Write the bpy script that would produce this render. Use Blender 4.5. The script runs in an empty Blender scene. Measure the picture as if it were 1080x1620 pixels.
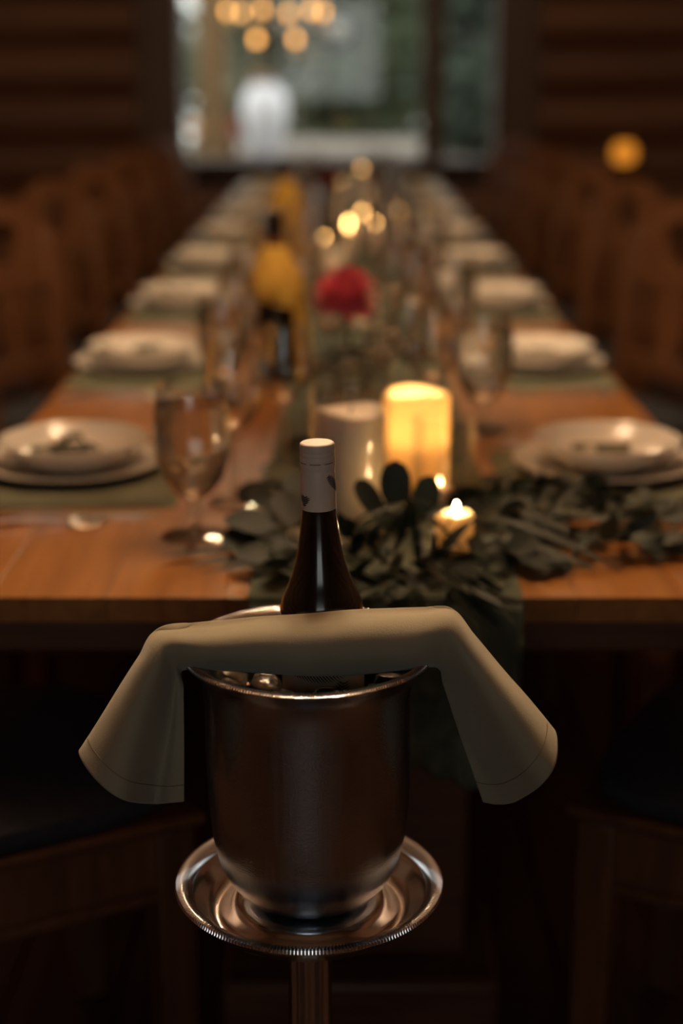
import bpy, math, random
from mathutils import Vector, Matrix, noise as mnoise

random.seed(7)
SC = bpy.context.scene
COL = SC.collection
PI = math.pi

# ------------------------------------------------------------------ camera
F = 2400.0
PITCH = math.atan(690.0 / F)
CAMH = 1.315
cam_d = bpy.data.cameras.new('camera')
cam_d.sensor_fit = 'VERTICAL'
cam_d.sensor_height = 36.0
cam_d.lens = F / 1620.0 * 36.0
cam_d.clip_start = 0.05
cam_d.clip_end = 200
cam_d.dof.use_dof = True
cam_d.dof.focus_distance = 1.29
cam_d.dof.aperture_fstop = 2.1
cam = bpy.data.objects.new('camera', cam_d)
COL.objects.link(cam)
cam.location = (0, 0, CAMH)
cam.rotation_euler = (PI / 2 - PITCH, 0, 0)
SC.camera = cam

# ------------------------------------------------------------------ world, exposure
W = bpy.data.worlds.new('overcast_dusk')
SC.world = W
W.use_nodes = True
bg = W.node_tree.nodes['Background']
bg.inputs['Color'].default_value = (0.93, 0.93, 0.88, 1)
bg.inputs['Strength'].default_value = 0.78
SC.view_settings.view_transform = 'Standard'
SC.view_settings.look = 'None'
SC.view_settings.gamma = 1.0
SC.view_settings.use_curve_mapping = False
SC.view_settings.exposure = 1.65
CY = SC.cycles
CY.use_denoising = True
CY.caustics_reflective = False
CY.caustics_refractive = False
CY.sample_clamp_indirect = 3.0
CY.max_bounces = 10
CY.transparent_max_bounces = 32
CY.transmission_bounces = 10

ROOM_X, ROOM_Y0, ROOM_Y1, ROOM_Z = 3.0, -2.6, 10.3, 3.0
def portal(loc, rot, sx, sz):
    l = bpy.data.lights.new('window_rear_offscreen', 'AREA')
    l.shape = 'RECTANGLE'; l.size = sx; l.size_y = sz
    l.cycles.is_portal = True
    o = bpy.data.objects.new('window_rear_offscreen', l)
    o.location = loc; o.rotation_euler = rot
    COL.objects.link(o)

# ------------------------------------------------------------------ helpers
def px(x, y, Y=None, z=None):
    """photo pixel -> world point on the plane Y=const or z=const"""
    a = (x - 540.0) / F
    b = -(y - 810.0) / F
    d = Vector((a, math.cos(PITCH) + b * math.sin(PITCH), -math.sin(PITCH) + b * math.cos(PITCH)))
    t = Y / d.y if Y is not None else (z - CAMH) / d.z
    return Vector((0, 0, CAMH)) + d * t

class MB:
    def __init__(s):
        s.v = []; s.f = []
    def box(s, x0, x1, y0, y1, z0, z1):
        n = len(s.v)
        s.v += [(x, y, z) for z in (z0, z1) for y in (y0, y1) for x in (x0, x1)]
        s.f += [tuple(n + i for i in q) for q in
                ((0, 2, 3, 1), (4, 5, 7, 6), (0, 1, 5, 4), (2, 6, 7, 3), (0, 4, 6, 2), (1, 3, 7, 5))]
        return s
    def lathe(s, prof, seg=32, mod=None, c=(0, 0, 0)):
        n = len(s.v); m = len(prof)
        for i in range(seg):
            a = 2 * PI * i / seg
            for j, (r, z) in enumerate(prof):
                rr, zz = mod(i, j, r, z) if mod else (r, z)
                s.v.append((c[0] + rr * math.cos(a), c[1] + rr * math.sin(a), c[2] + zz))
        for i in range(seg):
            k = (i + 1) % seg
            for j in range(m - 1):
                s.f.append((n + i * m + j, n + k * m + j, n + k * m + j + 1, n + i * m + j + 1))
        return s
    def tube(s, pts, rad, seg=8, cap=True):
        n = len(s.v)
        pts = [Vector(p) for p in pts]
        L = len(pts)
        if not hasattr(rad, '__len__'):
            rad = [rad] * L
        up = Vector((0, 0, 1))
        for i, p in enumerate(pts):
            t = (pts[min(i + 1, L - 1)] - pts[max(i - 1, 0)]).normalized()
            if i == 0:
                if abs(t.dot(up)) > 0.95: up = Vector((1, 0, 0))
                a = t.cross(up).normalized()
            else:
                a = (a - t * a.dot(t)).normalized()
            b = t.cross(a)
            for k in range(seg):
                q = p + (a * math.cos(2 * PI * k / seg) + b * math.sin(2 * PI * k / seg)) * rad[i]
                s.v.append(tuple(q))
        for i in range(L - 1):
            for k in range(seg):
                k2 = (k + 1) % seg
                s.f.append((n + i * seg + k, n + i * seg + k2, n + (i + 1) * seg + k2, n + (i + 1) * seg + k))
        if cap:
            s.f.append(tuple(n + k for k in range(seg))[::-1])
            s.f.append(tuple(n + (L - 1) * seg + k for k in range(seg)))
        return s
    def grid(s, rows, close=False):
        n = len(s.v); m = len(rows[0])
        for r in rows: s.v += [tuple(p) for p in r]
        for i in range(len(rows) - 1):
            for j in range(m - 1 if not close else m):
                k = (j + 1) % m
                s.f.append((n + i * m + j, n + i * m + k, n + (i + 1) * m + k, n + (i + 1) * m + j))
        return s
    def plate(s, outline, y0, y1):
        """outline in (x,z), extruded along y"""
        n = len(s.v); m = len(outline)
        s.v += [(x, y0, z) for x, z in outline] + [(x, y1, z) for x, z in outline]
        s.f.append(tuple(n + i for i in range(m)))
        s.f.append(tuple(n + m + i for i in range(m))[::-1])
        for i in range(m):
            k = (i + 1) % m
            s.f.append((n + i, n + m + i, n + m + k, n + k))
        return s
    def mesh(s, name, mat=None, smooth=35):
        me = bpy.data.meshes.new(name)
        me.from_pydata(s.v, [], s.f)
        import bmesh
        bm = bmesh.new(); bm.from_mesh(me)
        bmesh.ops.remove_doubles(bm, verts=bm.verts, dist=1e-6)
        bmesh.ops.recalc_face_normals(bm, faces=bm.faces)
        bm.to_mesh(me); bm.free()
        if smooth:
            for p in me.polygons: p.use_smooth = True
            me.set_sharp_from_angle(angle=math.radians(smooth))
        if mat: me.materials.append(mat)
        return me

def add(name, me, parent=None, loc=None, rot=None, mat=None, bevel=0, solid=0):
    if isinstance(me, MB): me = me.mesh(name, mat)
    o = bpy.data.objects.new(name, me)
    COL.objects.link(o)
    if parent: o.parent = parent
    if loc is not None: o.location = loc
    if rot is not None: o.rotation_euler = rot
    if bevel:
        b = o.modifiers.new('bevel', 'BEVEL'); b.width = bevel; b.segments = 2; b.limit_method = 'ANGLE'
    if solid:
        b = o.modifiers.new('solidify', 'SOLIDIFY'); b.thickness = solid; b.offset = 0
    return o

def tag(o, label=None, cat=None, group=None, kind=None):
    if label: o['label'] = label
    if cat: o['category'] = cat
    if group: o['group'] = group
    if kind: o['kind'] = kind
    return o

def thing(name, label, cat, loc=(0, 0, 0), rz=0, group=None):
    o = bpy.data.objects.new(name, None)
    o.empty_display_size = 0.02
    COL.objects.link(o)
    o.location = loc; o.rotation_euler = (0, 0, rz)
    return tag(o, label, cat, group)

def dup(root, loc, rz=None, label=None, group=None, parent=None):
    r = root.copy(); COL.objects.link(r)
    r.parent = parent
    if loc is not None: r.location = loc
    if rz is not None: r.rotation_euler = (r.rotation_euler[0], r.rotation_euler[1], rz)
    if label: r['label'] = label
    if group: r['group'] = group
    for ch in list(root.children):
        dup(ch, None, parent=r)
    return r

def cr(p, t):
    """Catmull-Rom through list p, t in 0..len-1"""
    i = min(int(t), len(p) - 2); f = t - i
    a = p[max(i - 1, 0)]; b = p[i]; c = p[i + 1]; d = p[min(i + 2, len(p) - 1)]
    return 0.5 * ((2 * b) + (c - a) * f + (2 * a - 5 * b + 4 * c - d) * f * f + (3 * b - a - 3 * c + d) * f ** 3)

# ------------------------------------------------------------------ materials
def newmat(name):
    m = bpy.data.materials.new(name); m.use_nodes = True
    nt = m.node_tree
    return m, nt, nt.nodes['Principled BSDF']

def pm(name, c1, c2=None, rough=0.5, metal=0, scale=8, stretch=(1, 1, 1), bump=0, bscale=None, bstretch=None,
       detail=4, trans=0, ior=1.45, coat=0, sss=0, translucent=0, rvar=0, sheen=0, randomize=0, spec=None):
    m, nt, b = newmat(name)
    N = nt.nodes; L = nt.links
    c2 = c2 or tuple(x * 0.75 for x in c1)
    tc = N.new('ShaderNodeTexCoord')
    mp = N.new('ShaderNodeMapping'); mp.inputs['Scale'].default_value = stretch
    L.new(tc.outputs['Object'], mp.inputs['Vector'])
    nz = N.new('ShaderNodeTexNoise'); nz.inputs['Scale'].default_value = scale; nz.inputs['Detail'].default_value = detail
    src = mp.outputs['Vector']
    if randomize:
        oi = N.new('ShaderNodeObjectInfo')
        ad = N.new('ShaderNodeVectorMath'); ad.operation = 'ADD'
        ml = N.new('ShaderNodeMath'); ml.operation = 'MULTIPLY'; ml.inputs[1].default_value = 37.0
        L.new(oi.outputs['Random'], ml.inputs[0]); L.new(ml.outputs[0], ad.inputs[1]); L.new(src, ad.inputs[0])
        src = ad.outputs[0]
    L.new(src, nz.inputs['Vector'])
    rp = N.new('ShaderNodeValToRGB')
    rp.color_ramp.elements[0].position = 0.35; rp.color_ramp.elements[1].position = 0.65
    rp.color_ramp.elements[0].color = (*c1, 1); rp.color_ramp.elements[1].color = (*c2, 1)
    L.new(nz.outputs['Fac'], rp.inputs['Fac'])
    col = rp.outputs['Color']
    if randomize:
        hs = N.new('ShaderNodeHueSaturation')
        mr = N.new('ShaderNodeMapRange'); mr.inputs['To Min'].default_value = 1 - randomize; mr.inputs['To Max'].default_value = 1 + randomize
        L.new(oi.outputs['Random'], mr.inputs['Value']); L.new(mr.outputs[0], hs.inputs['Value']); L.new(col, hs.inputs['Color'])
        col = hs.outputs['Color']
    L.new(col, b.inputs['Base Color'])
    b.inputs['Roughness'].default_value = rough
    b.inputs['Metallic'].default_value = metal
    b.inputs['IOR'].default_value = ior
    b.inputs['Transmission Weight'].default_value = trans
    b.inputs['Coat Weight'].default_value = coat
    if spec is not None: b.inputs['Specular IOR Level'].default_value = spec
    b.inputs['Coat Roughness'].default_value = 0.12
    b.inputs['Sheen Weight'].default_value = sheen
    if sss:
        b.inputs['Subsurface Weight'].default_value = sss
        b.inputs['Subsurface Radius'].default_value = (0.02, 0.012, 0.006)
        b.inputs['Subsurface Scale'].default_value = 1.0
    if rvar:
        mr2 = N.new('ShaderNodeMapRange'); mr2.inputs['To Min'].default_value = rough - rvar; mr2.inputs['To Max'].default_value = rough + rvar
        L.new(nz.outputs['Fac'], mr2.inputs['Value']); L.new(mr2.outputs[0], b.inputs['Roughness'])
    if bump:
        bz = N.new('ShaderNodeTexNoise'); bz.inputs['Scale'].default_value = bscale or scale * 4
        mb = N.new('ShaderNodeMapping'); mb.inputs['Scale'].default_value = bstretch or stretch
        L.new(tc.outputs['Object'], mb.inputs['Vector']); L.new(mb.outputs['Vector'], bz.inputs['Vector'])
        bp = N.new('ShaderNodeBump'); bp.inputs['Strength'].default_value = bump; bp.inputs['Distance'].default_value = 0.002
        L.new(bz.outputs['Fac'], bp.inputs['Height']); L.new(bp.outputs['Normal'], b.inputs['Normal'])
    if translucent:
        out = N['Material Output']
        tr = N.new('ShaderNodeBsdfTranslucent'); L.new(col, tr.inputs['Color'])
        mx = N.new('ShaderNodeMixShader'); mx.inputs[0].default_value = translucent
        L.new(b.outputs[0], mx.inputs[1]); L.new(tr.outputs[0], mx.inputs[2]); L.new(mx.outputs[0], out.inputs['Surface'])
    return m

def thin_glass(name, tint=(1, 1, 1), rough=0.02, refl=1.0):
    m, nt, b = newmat(name)
    N = nt.nodes; L = nt.links
    N.remove(b)
    tr = N.new('ShaderNodeBsdfTransparent'); tr.inputs['Color'].default_value = (*tint, 1)
    gl = N.new('ShaderNodeBsdfGlossy'); gl.inputs['Roughness'].default_value = rough
    fr = N.new('ShaderNodeFresnel'); fr.inputs['IOR'].default_value = 1.5
    ml = N.new('ShaderNodeMath'); ml.operation = 'MULTIPLY'; ml.inputs[1].default_value = refl; ml.use_clamp = True
    mn = N.new('ShaderNodeMath'); mn.operation = 'MINIMUM'; mn.inputs[1].default_value = 0.30
    L.new(fr.outputs[0], mn.inputs[0]); L.new(mn.outputs[0], ml.inputs[0])
    mx = N.new('ShaderNodeMixShader')
    L.new(ml.outputs[0], mx.inputs[0]); L.new(tr.outputs[0], mx.inputs[1]); L.new(gl.outputs[0], mx.inputs[2])
    L.new(mx.outputs[0], N['Material Output'].inputs['Surface'])
    return m

def emit(name, color, strength):
    m, nt, b = newmat(name)
    N = nt.nodes; L = nt.links
    N.remove(b)
    e = N.new('ShaderNodeEmission'); e.inputs['Color'].default_value = (*color, 1); e.inputs['Strength'].default_value = strength
    L.new(e.outputs[0], N['Material Output'].inputs['Surface'])
    return m

M = {}
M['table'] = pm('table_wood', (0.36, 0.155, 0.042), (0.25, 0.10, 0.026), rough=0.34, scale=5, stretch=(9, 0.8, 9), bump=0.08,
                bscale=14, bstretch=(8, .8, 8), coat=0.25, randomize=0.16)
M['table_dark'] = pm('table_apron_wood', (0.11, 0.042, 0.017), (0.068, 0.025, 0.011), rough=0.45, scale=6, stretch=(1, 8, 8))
M['chair'] = pm('chair_wood', (0.11, 0.044, 0.018), (0.068, 0.027, 0.011), rough=0.45, scale=7, stretch=(8, 8, 1), bump=.05, randomize=.15)
M['seat'] = pm('seat_cloth', (0.020, 0.025, 0.036), (0.013, 0.016, 0.023), rough=0.9, scale=60, bump=.2, bscale=300)
M['log'] = pm('log_wood', (0.15, 0.063, 0.034), (0.085, 0.036, 0.02), rough=0.6, scale=3, stretch=(.5, 6, 6), bump=.1, randomize=.2)
M['wallback'] = pm('wall_chinking', (0.07, 0.045, 0.032), rough=0.9)
M['floor'] = pm('floor_wood', (0.065, 0.032, 0.019), (0.042, 0.020, 0.012), rough=0.5, scale=4, stretch=(8, .6, 8), randomize=.2)
M['ceil'] = pm('ceiling_wood', (0.24, 0.135, 0.078), (0.17, 0.09, 0.05), rough=0.7, scale=3, stretch=(6, .5, 6), randomize=.15)
M['frame'] = pm('window_wood', (0.06, 0.026, 0.014), (0.04, 0.017, 0.010), rough=0.6, scale=6, stretch=(6, 6, .7))
M['whitepaint'] = pm('white_paint', (0.62, 0.56, 0.52), (0.55, 0.49, 0.45), rough=0.5, scale=5)
M['pane'] = thin_glass('window_glass', (0.97, 0.99, 0.98), 0.0)
M['napkin'] = pm('napkin_linen', (0.335, 0.30, 0.215), (0.30, 0.268, 0.19), rough=0.85, scale=14, bump=0.22, bscale=900, bstretch=(1, 1, 1), sheen=0.25, translucent=0.08)
M['stitch'] = pm('napkin_thread', (0.17, 0.145, 0.085), rough=0.9, scale=300)
M['sage'] = pm('sage_cotton', (0.155, 0.165, 0.115), (0.125, 0.135, 0.09), rough=0.9, scale=20, bump=0.25, bscale=700)
M['runner'] = pm('runner_gauze', (0.105, 0.125, 0.092), (0.065, 0.082, 0.06), rough=0.92, scale=26, bump=0.6, bscale=260, bstretch=(1.6, .5, 1), translucent=0.12)
M['mustard'] = pm('mustard_cloth', (0.46, 0.27, 0.04), (0.38, 0.21, 0.03), rough=0.85, scale=18, bump=.2, bscale=400)
M['silver'] = pm('silver', (0.66, 0.67, 0.71), (0.58, 0.59, 0.63), rough=0.17, metal=1, scale=30, rvar=.05)
M['steel'] = pm('cutlery_steel', (0.85, 0.82, 0.78), (0.8, 0.77, 0.73), rough=0.27, metal=1, scale=20)
M['china'] = pm('white_china', (0.66, 0.63, 0.58), (0.62, 0.59, 0.54), rough=0.18, scale=4, coat=.3)
M['wax'] = pm('ivory_wax', (0.86, 0.74, 0.62), (0.82, 0.69, 0.56), rough=0.5, scale=9, sss=0.35, translucent=0.0)
M['waxglow'] = pm('thin_wax', (0.86, 0.72, 0.50), (0.82, 0.67, 0.44), rough=0.5, scale=9, translucent=0.6)
M['wick'] = pm('wick', (0.02, 0.015, 0.01), rough=.9)
M['flame'] = emit('far_flame', (1.0, 0.52, 0.16), 15)
M['flame_near'] = emit('near_flame', (1.0, 0.62, 0.26), 160)
M['bulb'] = emit('dimmed_bulb', (1.0, 0.45, 0.11), 1.7)
M['glass'] = thin_glass('clear_glass', (0.985, 0.985, 0.98), 0.02, 2.0)
M['hglass'] = thin_glass('hurricane_glass', (0.99, 0.99, 0.985), 0.02, 0.75)
M['water'] = pm('water', (0.97, 0.97, 0.96), (0.97, 0.97, 0.96), rough=0.0, trans=1, ior=1.33)
_nt = M['water'].node_tree
_t = _nt.nodes.new('ShaderNodeBsdfTransparent'); _x = _nt.nodes.new('ShaderNodeMixShader'); _x.inputs[0].default_value = .75
_nt.links.new(_t.outputs[0], _x.inputs[1]); _nt.links.new(_nt.nodes['Principled BSDF'].outputs[0], _x.inputs[2])
_nt.links.new(_x.outputs[0], _nt.nodes['Material Output'].inputs['Surface'])
M['ice'] = pm('ice', (0.93, 0.95, 0.95), (0.88, 0.9, 0.9), rough=0.12, trans=1, ior=1.31, bump=.5, bscale=60)
M['bottle'] = pm('bottle_glass', (0.008, 0.007, 0.006), (0.011, 0.009, 0.007), rough=0.16, scale=60, rvar=.05, coat=.6)
M['cap'] = pm('cap_white', (0.60, 0.53, 0.49), (0.57, 0.50, 0.46), rough=0.42, scale=12)
M['label'] = pm('label_paper', (0.50, 0.46, 0.41), (0.47, 0.43, 0.38), rough=0.7, scale=40)
M['print'] = pm('fern_ink', (0.03, 0.03, 0.026), rough=0.7)
M['capline'] = pm('cap_seam', (0.10, 0.085, 0.075), rough=0.7)
M['leaf'] = pm('willow_leaf', (0.022, 0.033, 0.020), (0.014, 0.022, 0.014), rough=0.55, scale=30, randomize=.35, translucent=.1)
M['euc'] = pm('eucalyptus_leaf', (0.022, 0.034, 0.027), (0.015, 0.024, 0.019), rough=0.6, scale=30, randomize=.3, translucent=.08)
M['pale'] = pm('pale_leaf', (0.11, 0.12, 0.075), (0.08, 0.09, 0.055), rough=0.6, scale=30, randomize=.2, translucent=.1)
M['stem'] = pm('stem_green', (0.075, 0.06, 0.03), rough=0.7)
M['pink'] = pm('pink_petal', (0.86, 0.21, 0.27), (0.74, 0.13, 0.19), rough=0.6, scale=20, randomize=.25, translucent=.15)
M['white_petal'] = pm('white_petal', (0.68, 0.63, 0.52), (0.6, 0.54, 0.42), rough=0.6, scale=20, translucent=.15)
M['darkred'] = pm('dark_red_petal', (0.13, 0.012, 0.016), (0.08, 0.008, 0.012), rough=0.6, scale=20, randomize=.2)
M['yellow_petal'] = pm('yellow_petal', (0.45, 0.24, 0.03), (0.38, 0.18, 0.02), rough=0.6, scale=20)
M['iron'] = pm('black_iron', (0.02, 0.016, 0.013), rough=0.5, metal=.6)
M['card'] = pm('green_card', (0.18, 0.17, 0.11), rough=0.8)
M['salad'] = pm('herb_green', (0.06, 0.065, 0.03), (0.04, 0.04, 0.02), rough=0.7, scale=40, randomize=.4)
M['gold'] = pm('gold_dish', (0.7, 0.42, 0.13), rough=0.25, metal=1)

# ------------------------------------------------------------------ room shell
def unit_log(name='log'):
    m = MB()
    rows = []
    for i in range(7):
        x = -0.5 + i / 6.0
        row = []
        for k in range(14):
            a = 2 * PI * k / 14
            w = 1 + 0.02 * math.sin(3.1 * i + 2 * a)
            row.append((x, 0.155 * w * math.cos(a), 0.155 * w * math.sin(a)))
        rows.append(row)
    m.grid(rows, close=True)
    n = len(m.v)
    m.f.append(tuple(range(14))); m.f.append(tuple(range(n - 14, n)))
    return m.mesh('log', M['log'])
LOG = unit_log()
def logs(wall, c, axis, a0, a1, zs):
    """logs along an axis; c = fixed coordinate"""
    for z in zs:
        o = bpy.data.objects.new('log', LOG); COL.objects.link(o); o.parent = wall
        mid = (a0 + a1) / 2
        o.location = (mid, c, z) if axis == 'x' else (c, mid, z)
        o.rotation_euler = (0, 0, 0 if axis == 'x' else PI / 2)
        o.scale = (a1 - a0, 1, 1)
ROWS = [0.155 + 0.305 * i for i in range(10)]

# far window opening (measured from the photograph on the back wall)
WY = ROOM_Y1
wl = px(292, 250, Y=WY).x; wr = px(778, 250, Y=WY).x
wz0 = px(540, 251, Y=WY).z; wz1 = 2.05
fl = px(226, 250, Y=WY).x; fr_ = px(836, 250, Y=WY).x

wb = MB()
wb.box(-ROOM_X - .3, fl, WY + .02, WY + .16, 0, ROOM_Z).box(fr_, ROOM_X + .3, WY + .02, WY + .16, 0, ROOM_Z)
wb.box(fl, fr_, WY + .02, WY + .16, 0, wz0).box(fl, fr_, WY + .02, WY + .16, wz1, ROOM_Z)
wall_back = tag(add('wall_back', wb, mat=M['wallback']), kind='structure')
for z in ROWS:
    if z + .12 < wz0:
        logs(wall_back, WY + .0, 'x', -ROOM_X - .3, ROOM_X + .3, [z])
    else:
        logs(wall_back, WY + .0, 'x', -ROOM_X - .3, fl - .01, [z])
        logs(wall_back, WY + .0, 'x', fr_ + .01, ROOM_X + .3, [z])
for side, x in (('left', -ROOM_X), ('right', ROOM_X)):
    s = -1 if side == 'left' else 1
    w = tag(add('wall_' + side, MB().box(min(x + s * .02, x + s * .16), max(x + s * .02, x + s * .16), ROOM_Y0 - .3, ROOM_Y1 + .3, 0, ROOM_Z), mat=M['wallback']), kind='structure')
    logs(w, x, 'y', ROOM_Y0 - .2, ROOM_Y1 + .2, ROWS)
# wall behind the photographer, one tall window
RW = [(-1.0, 0.62)]
RZ0, RZ1 = 0.95, 2.45
wf = MB()
xs = [-ROOM_X - .3, RW[0][0], RW[0][1], ROOM_X + .3]
for i in (0, 2):
    wf.box(xs[i], xs[i + 1], ROOM_Y0 - .16, ROOM_Y0 - .02, 0, ROOM_Z)
for a, b in RW:
    wf.box(a, b, ROOM_Y0 - .16, ROOM_Y0 - .02, 0, RZ0).box(a, b, ROOM_Y0 - .16, ROOM_Y0 - .02, RZ1, ROOM_Z)
wall_front = tag(add('wall_front', wf, mat=M['wallback']), kind='structure')
for z in ROWS:
    if RZ0 < z + .15 and z - .15 < RZ1:
        for i in (0, 2):
            logs(wall_front, ROOM_Y0, 'x', xs[i], xs[i + 1], [z])
    else:
        logs(wall_front, ROOM_Y0, 'x', xs[0], xs[3], [z])
def window(name, a, b, z0, z1, y, mull, mw, fw, frame_mat, pane=True):
    t = bpy.data.objects.new(name, None); COL.objects.link(t); tag(t, kind='structure')
    t.location = ((a + b) / 2, y, z0)
    def part(nm, m, mat): return add(nm, m, t, loc=(-(a + b) / 2, -y, -z0), mat=mat, bevel=0.004)
    fm = MB()
    fm.box(a - fw, a, y - .17, y + .17, z0 - fw * .0, z1 + fw).box(b, b + fw, y - .17, y + .17, z0, z1 + fw)
    fm.box(a, b, y - .17, y + .17, z1, z1 + fw)
    part('window_frame', fm, frame_mat)
    for c in mull:
        part('mullion', MB().box(c - mw / 2, c + mw / 2, y - .03, y + .05, z0, z1), frame_mat)
    edges = [a] + list(mull) + [b]
    for i in range(len(edges) - 1):
        p0 = edges[i] + (mw / 2 if i else 0); p1 = edges[i + 1] - (mw / 2 if i < len(edges) - 2 else 0)
        part('pane', MB().box(p0, p1, y + .008, y + .012, z0, z1), M['pane'])
    return t, part
for i, (a, b) in enumerate(RW):
    t, part = window('window_%d' % (i + 2), a + .06, b - .06, RZ0 + .04, RZ1 - .06, ROOM_Y0 - .08, [(a + b) / 2], .05, .06, M['frame'])
    part('window_sill', MB().box(a, b, ROOM_Y0 - .2, ROOM_Y0 + .2, RZ0 - .01, RZ0 + .04), M['frame'])
    portal(((a + b) / 2, ROOM_Y0 - .2, (RZ0 + RZ1) / 2), (PI / 2, 0, 0), b - a, RZ1 - RZ0)
mullx = px(684, 150, Y=WY).x
t, part = window('window_1', wl, wr, wz0, wz1, WY, [mullx], px(702, 150, Y=WY).x - px(668, 150, Y=WY).x, wl - fl, M['frame'])
part('window_sill', MB().box(fl - .03, fr_ + .03, WY - .36, WY - .02, wz0 - .05, wz0), M['frame'])

floor = tag(add('floor', MB().box(-ROOM_X - .3, ROOM_X + .3, ROOM_Y0 - .3, ROOM_Y1 + .3, -.06, -.02), mat=M['wallback']), kind='structure')
PW = 0.165
plank_me = MB().box(-PW / 2 + .002, PW / 2 - .002, ROOM_Y0 + .13, ROOM_Y1 - .13, -.02, 0).mesh('plank', M['floor'], 0)
n = int(2 * (ROOM_X - .15) / PW)
for i in range(n):
    add('plank', plank_me, floor, loc=(-(n - 1) * PW / 2 + i * PW, 0, 0))
ceil = tag(add('ceiling', MB().box(-ROOM_X - .3, ROOM_X + .3, ROOM_Y0 - .3, ROOM_Y1 + .3, ROOM_Z, ROOM_Z + .05), mat=M['ceil']), kind='structure')
beam_me = MB().tube([(-ROOM_X + .1, 0, 0), (ROOM_X - .1, 0, 0)], .12, 12).mesh('beam', M['log'])
for y in (-1.4, 1.0, 3.4, 5.8, 8.2):
    add('beam', beam_me, ceil, loc=(0, y, ROOM_Z - .10))

# ------------------------------------------------------------------ garden beyond the far window
gr = tag(add('ground', MB().box(-14, 14, WY + .4, 32, -.12, -.05), mat=pm('lawn', (.06, .09, .035), (.04, .06, .025), rough=.95, scale=3)), kind='structure')
def shrub(name, x, y, h, r, col, label, seed, nleaf=900, nb=16, ls=1.0):
    rnd = random.Random(seed)
    t = thing(name, label, 'tree' if h > 2 else 'bush', (x, y, -.05), group='trees and bushes beyond the far window')
    add('trunk', MB().tube([(0, 0, 0), (.05, 0, h * .4), (0, .03, h * .8)], [.07, .055, .02], 8), t, mat=M['stem'])
    blobs = [(rnd.uniform(-r, r) * .7, rnd.uniform(-r, r) * .5, rnd.uniform(.12, .95) * h, rnd.uniform(.25, .5) * r) for _ in range(nb)]
    m = MB()
    for _ in range(nleaf):
        bx, by, bz, br = rnd.choice(blobs)
        d = Vector((rnd.gauss(0, 1), rnd.gauss(0, 1), rnd.gauss(0, 1))).normalized() * br * rnd.uniform(.6, 1)
        c = Vector((bx, by, max(bz, .1))) + d
        s = rnd.uniform(.05, .1) * ls
        a = Vector((rnd.gauss(0, 1), rnd.gauss(0, 1), rnd.gauss(0, .5))).normalized()
        b = a.cross(Vector((rnd.gauss(0, 1), rnd.gauss(0, 1), rnd.gauss(0, 1)))).normalized()
        n0 = len(m.v)
        m.v += [tuple(c - a * s), tuple(c + b * s * .5), tuple(c + a * s), tuple(c - b * s * .5)]
        m.f.append((n0, n0 + 1, n0 + 2, n0 + 3))
    me = bpy.data.meshes.new('foliage'); me.from_pydata(m.v, [], m.f); me.materials.append(col)
    tag(add('foliage', me, t), kind='stuff')
    return t
G1 = pm('foliage_mid', (.125, .15, .085), (.085, .105, .06), rough=.8, scale=2, translucent=.25)
G2 = pm('foliage_grey', (.27, .265, .195), (.19, .19, .14), rough=.8, scale=2, translucent=.25)
G3 = pm('foliage_dark', (.065, .09, .065), (.045, .062, .045), rough=.8, scale=2, translucent=.2)
shrub('garden_tree', .3, 18.6, 3.4, .8, G1, 'mid green leafy tree beyond the far window, between the pale and dark trees', 1, 2600)
shrub('garden_tree', -.95, 17.2, 3.1, .85, G2, 'pale grey green tree beyond the far window, behind the white vase', 2, 1800)
shrub('garden_tree', 1.5, 16.6, 3.3, .72, G3, 'dark green tree beyond the narrow pane of the far window', 3, 5000, 40, 1.3)
shrub('garden_bush', -2.3, 16.2, 1.7, .7, G2, 'low pale bush beyond the far window beside the timber porch post', 4, 900)
shrub('garden_bush', 1.42, 15.4, 1.55, .55, G3, 'low dark bush beyond the narrow pane of the far window', 9, 1500, 30, 1.3)
for hx, lab in ((-4.9, 'dense hedge tree behind the pale tree outside the far window'), (-.3, 'dense hedge tree in the middle of the garden outside the far window'), (4.0, 'dense hedge tree behind the dark tree outside the far window')):
    shrub('hedge_tree', hx, 22, 4.0, 1.9, G1, lab, 5 + int(hx * 3), 9000, 44, 2.2)
pp = px(337, 150, Y=12.0)
t = thing('porch_post', 'tan timber porch post standing outside the far window', 'post', (pp.x, 12.0, -.05))
add('post_shaft', MB().tube([(0, 0, 0), (0, 0, 3.0)], [.105, .10], 14), t, mat=pm('tan_timber', (.34, .20, .09), (.26, .15, .065), rough=.7, scale=4, stretch=(6, 6, .6)))
add('porch_beam', MB().box(-.6, 3.2, -.07, .07, 3.0, 3.16), t, mat=bpy.data.materials['tan_timber'], bevel=.01)
add('post_base', MB().box(-.14, .14, -.14, .14, 0, .12), t, mat=M['frame'], bevel=.01)
# round dark rimmed lamp hung outside
lp = px(533, 48, Y=12.0)
t = thing('hanging_lamp', 'round dark rimmed lamp with a white centre hanging from the porch beam', 'lamp', (lp.x, 12.0, lp.z))
add('lamp_ring', MB().grid([[((.135 + .03 * math.cos(b)) * math.cos(a), .05 * math.sin(b), (.115 + .03 * math.cos(b)) * math.sin(a)) for b in [2 * PI * k / 10 for k in range(10)]] for a in [2 * PI * k / 32 for k in range(33)]], close=True), t, mat=M['iron'])
add('lamp_globe', MB().grid([[(.095 * math.cos(a) * math.cos(e), .05 * math.sin(e) , .075 * math.sin(a) * math.cos(e)) for a in [2 * PI * k / 24 for k in range(24)]] for e in [-PI / 2 + PI * k / 12 for k in range(13)]], close=True), t, mat=pm('milk_glass', (.88, .87, .84), (.86, .85, .82), rough=.25, translucent=.2))
add('lamp_cord', MB().tube([(0, 0, .14), (0, 0, 2.95 - lp.z)], .006, 6), t, mat=M['iron'])
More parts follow.
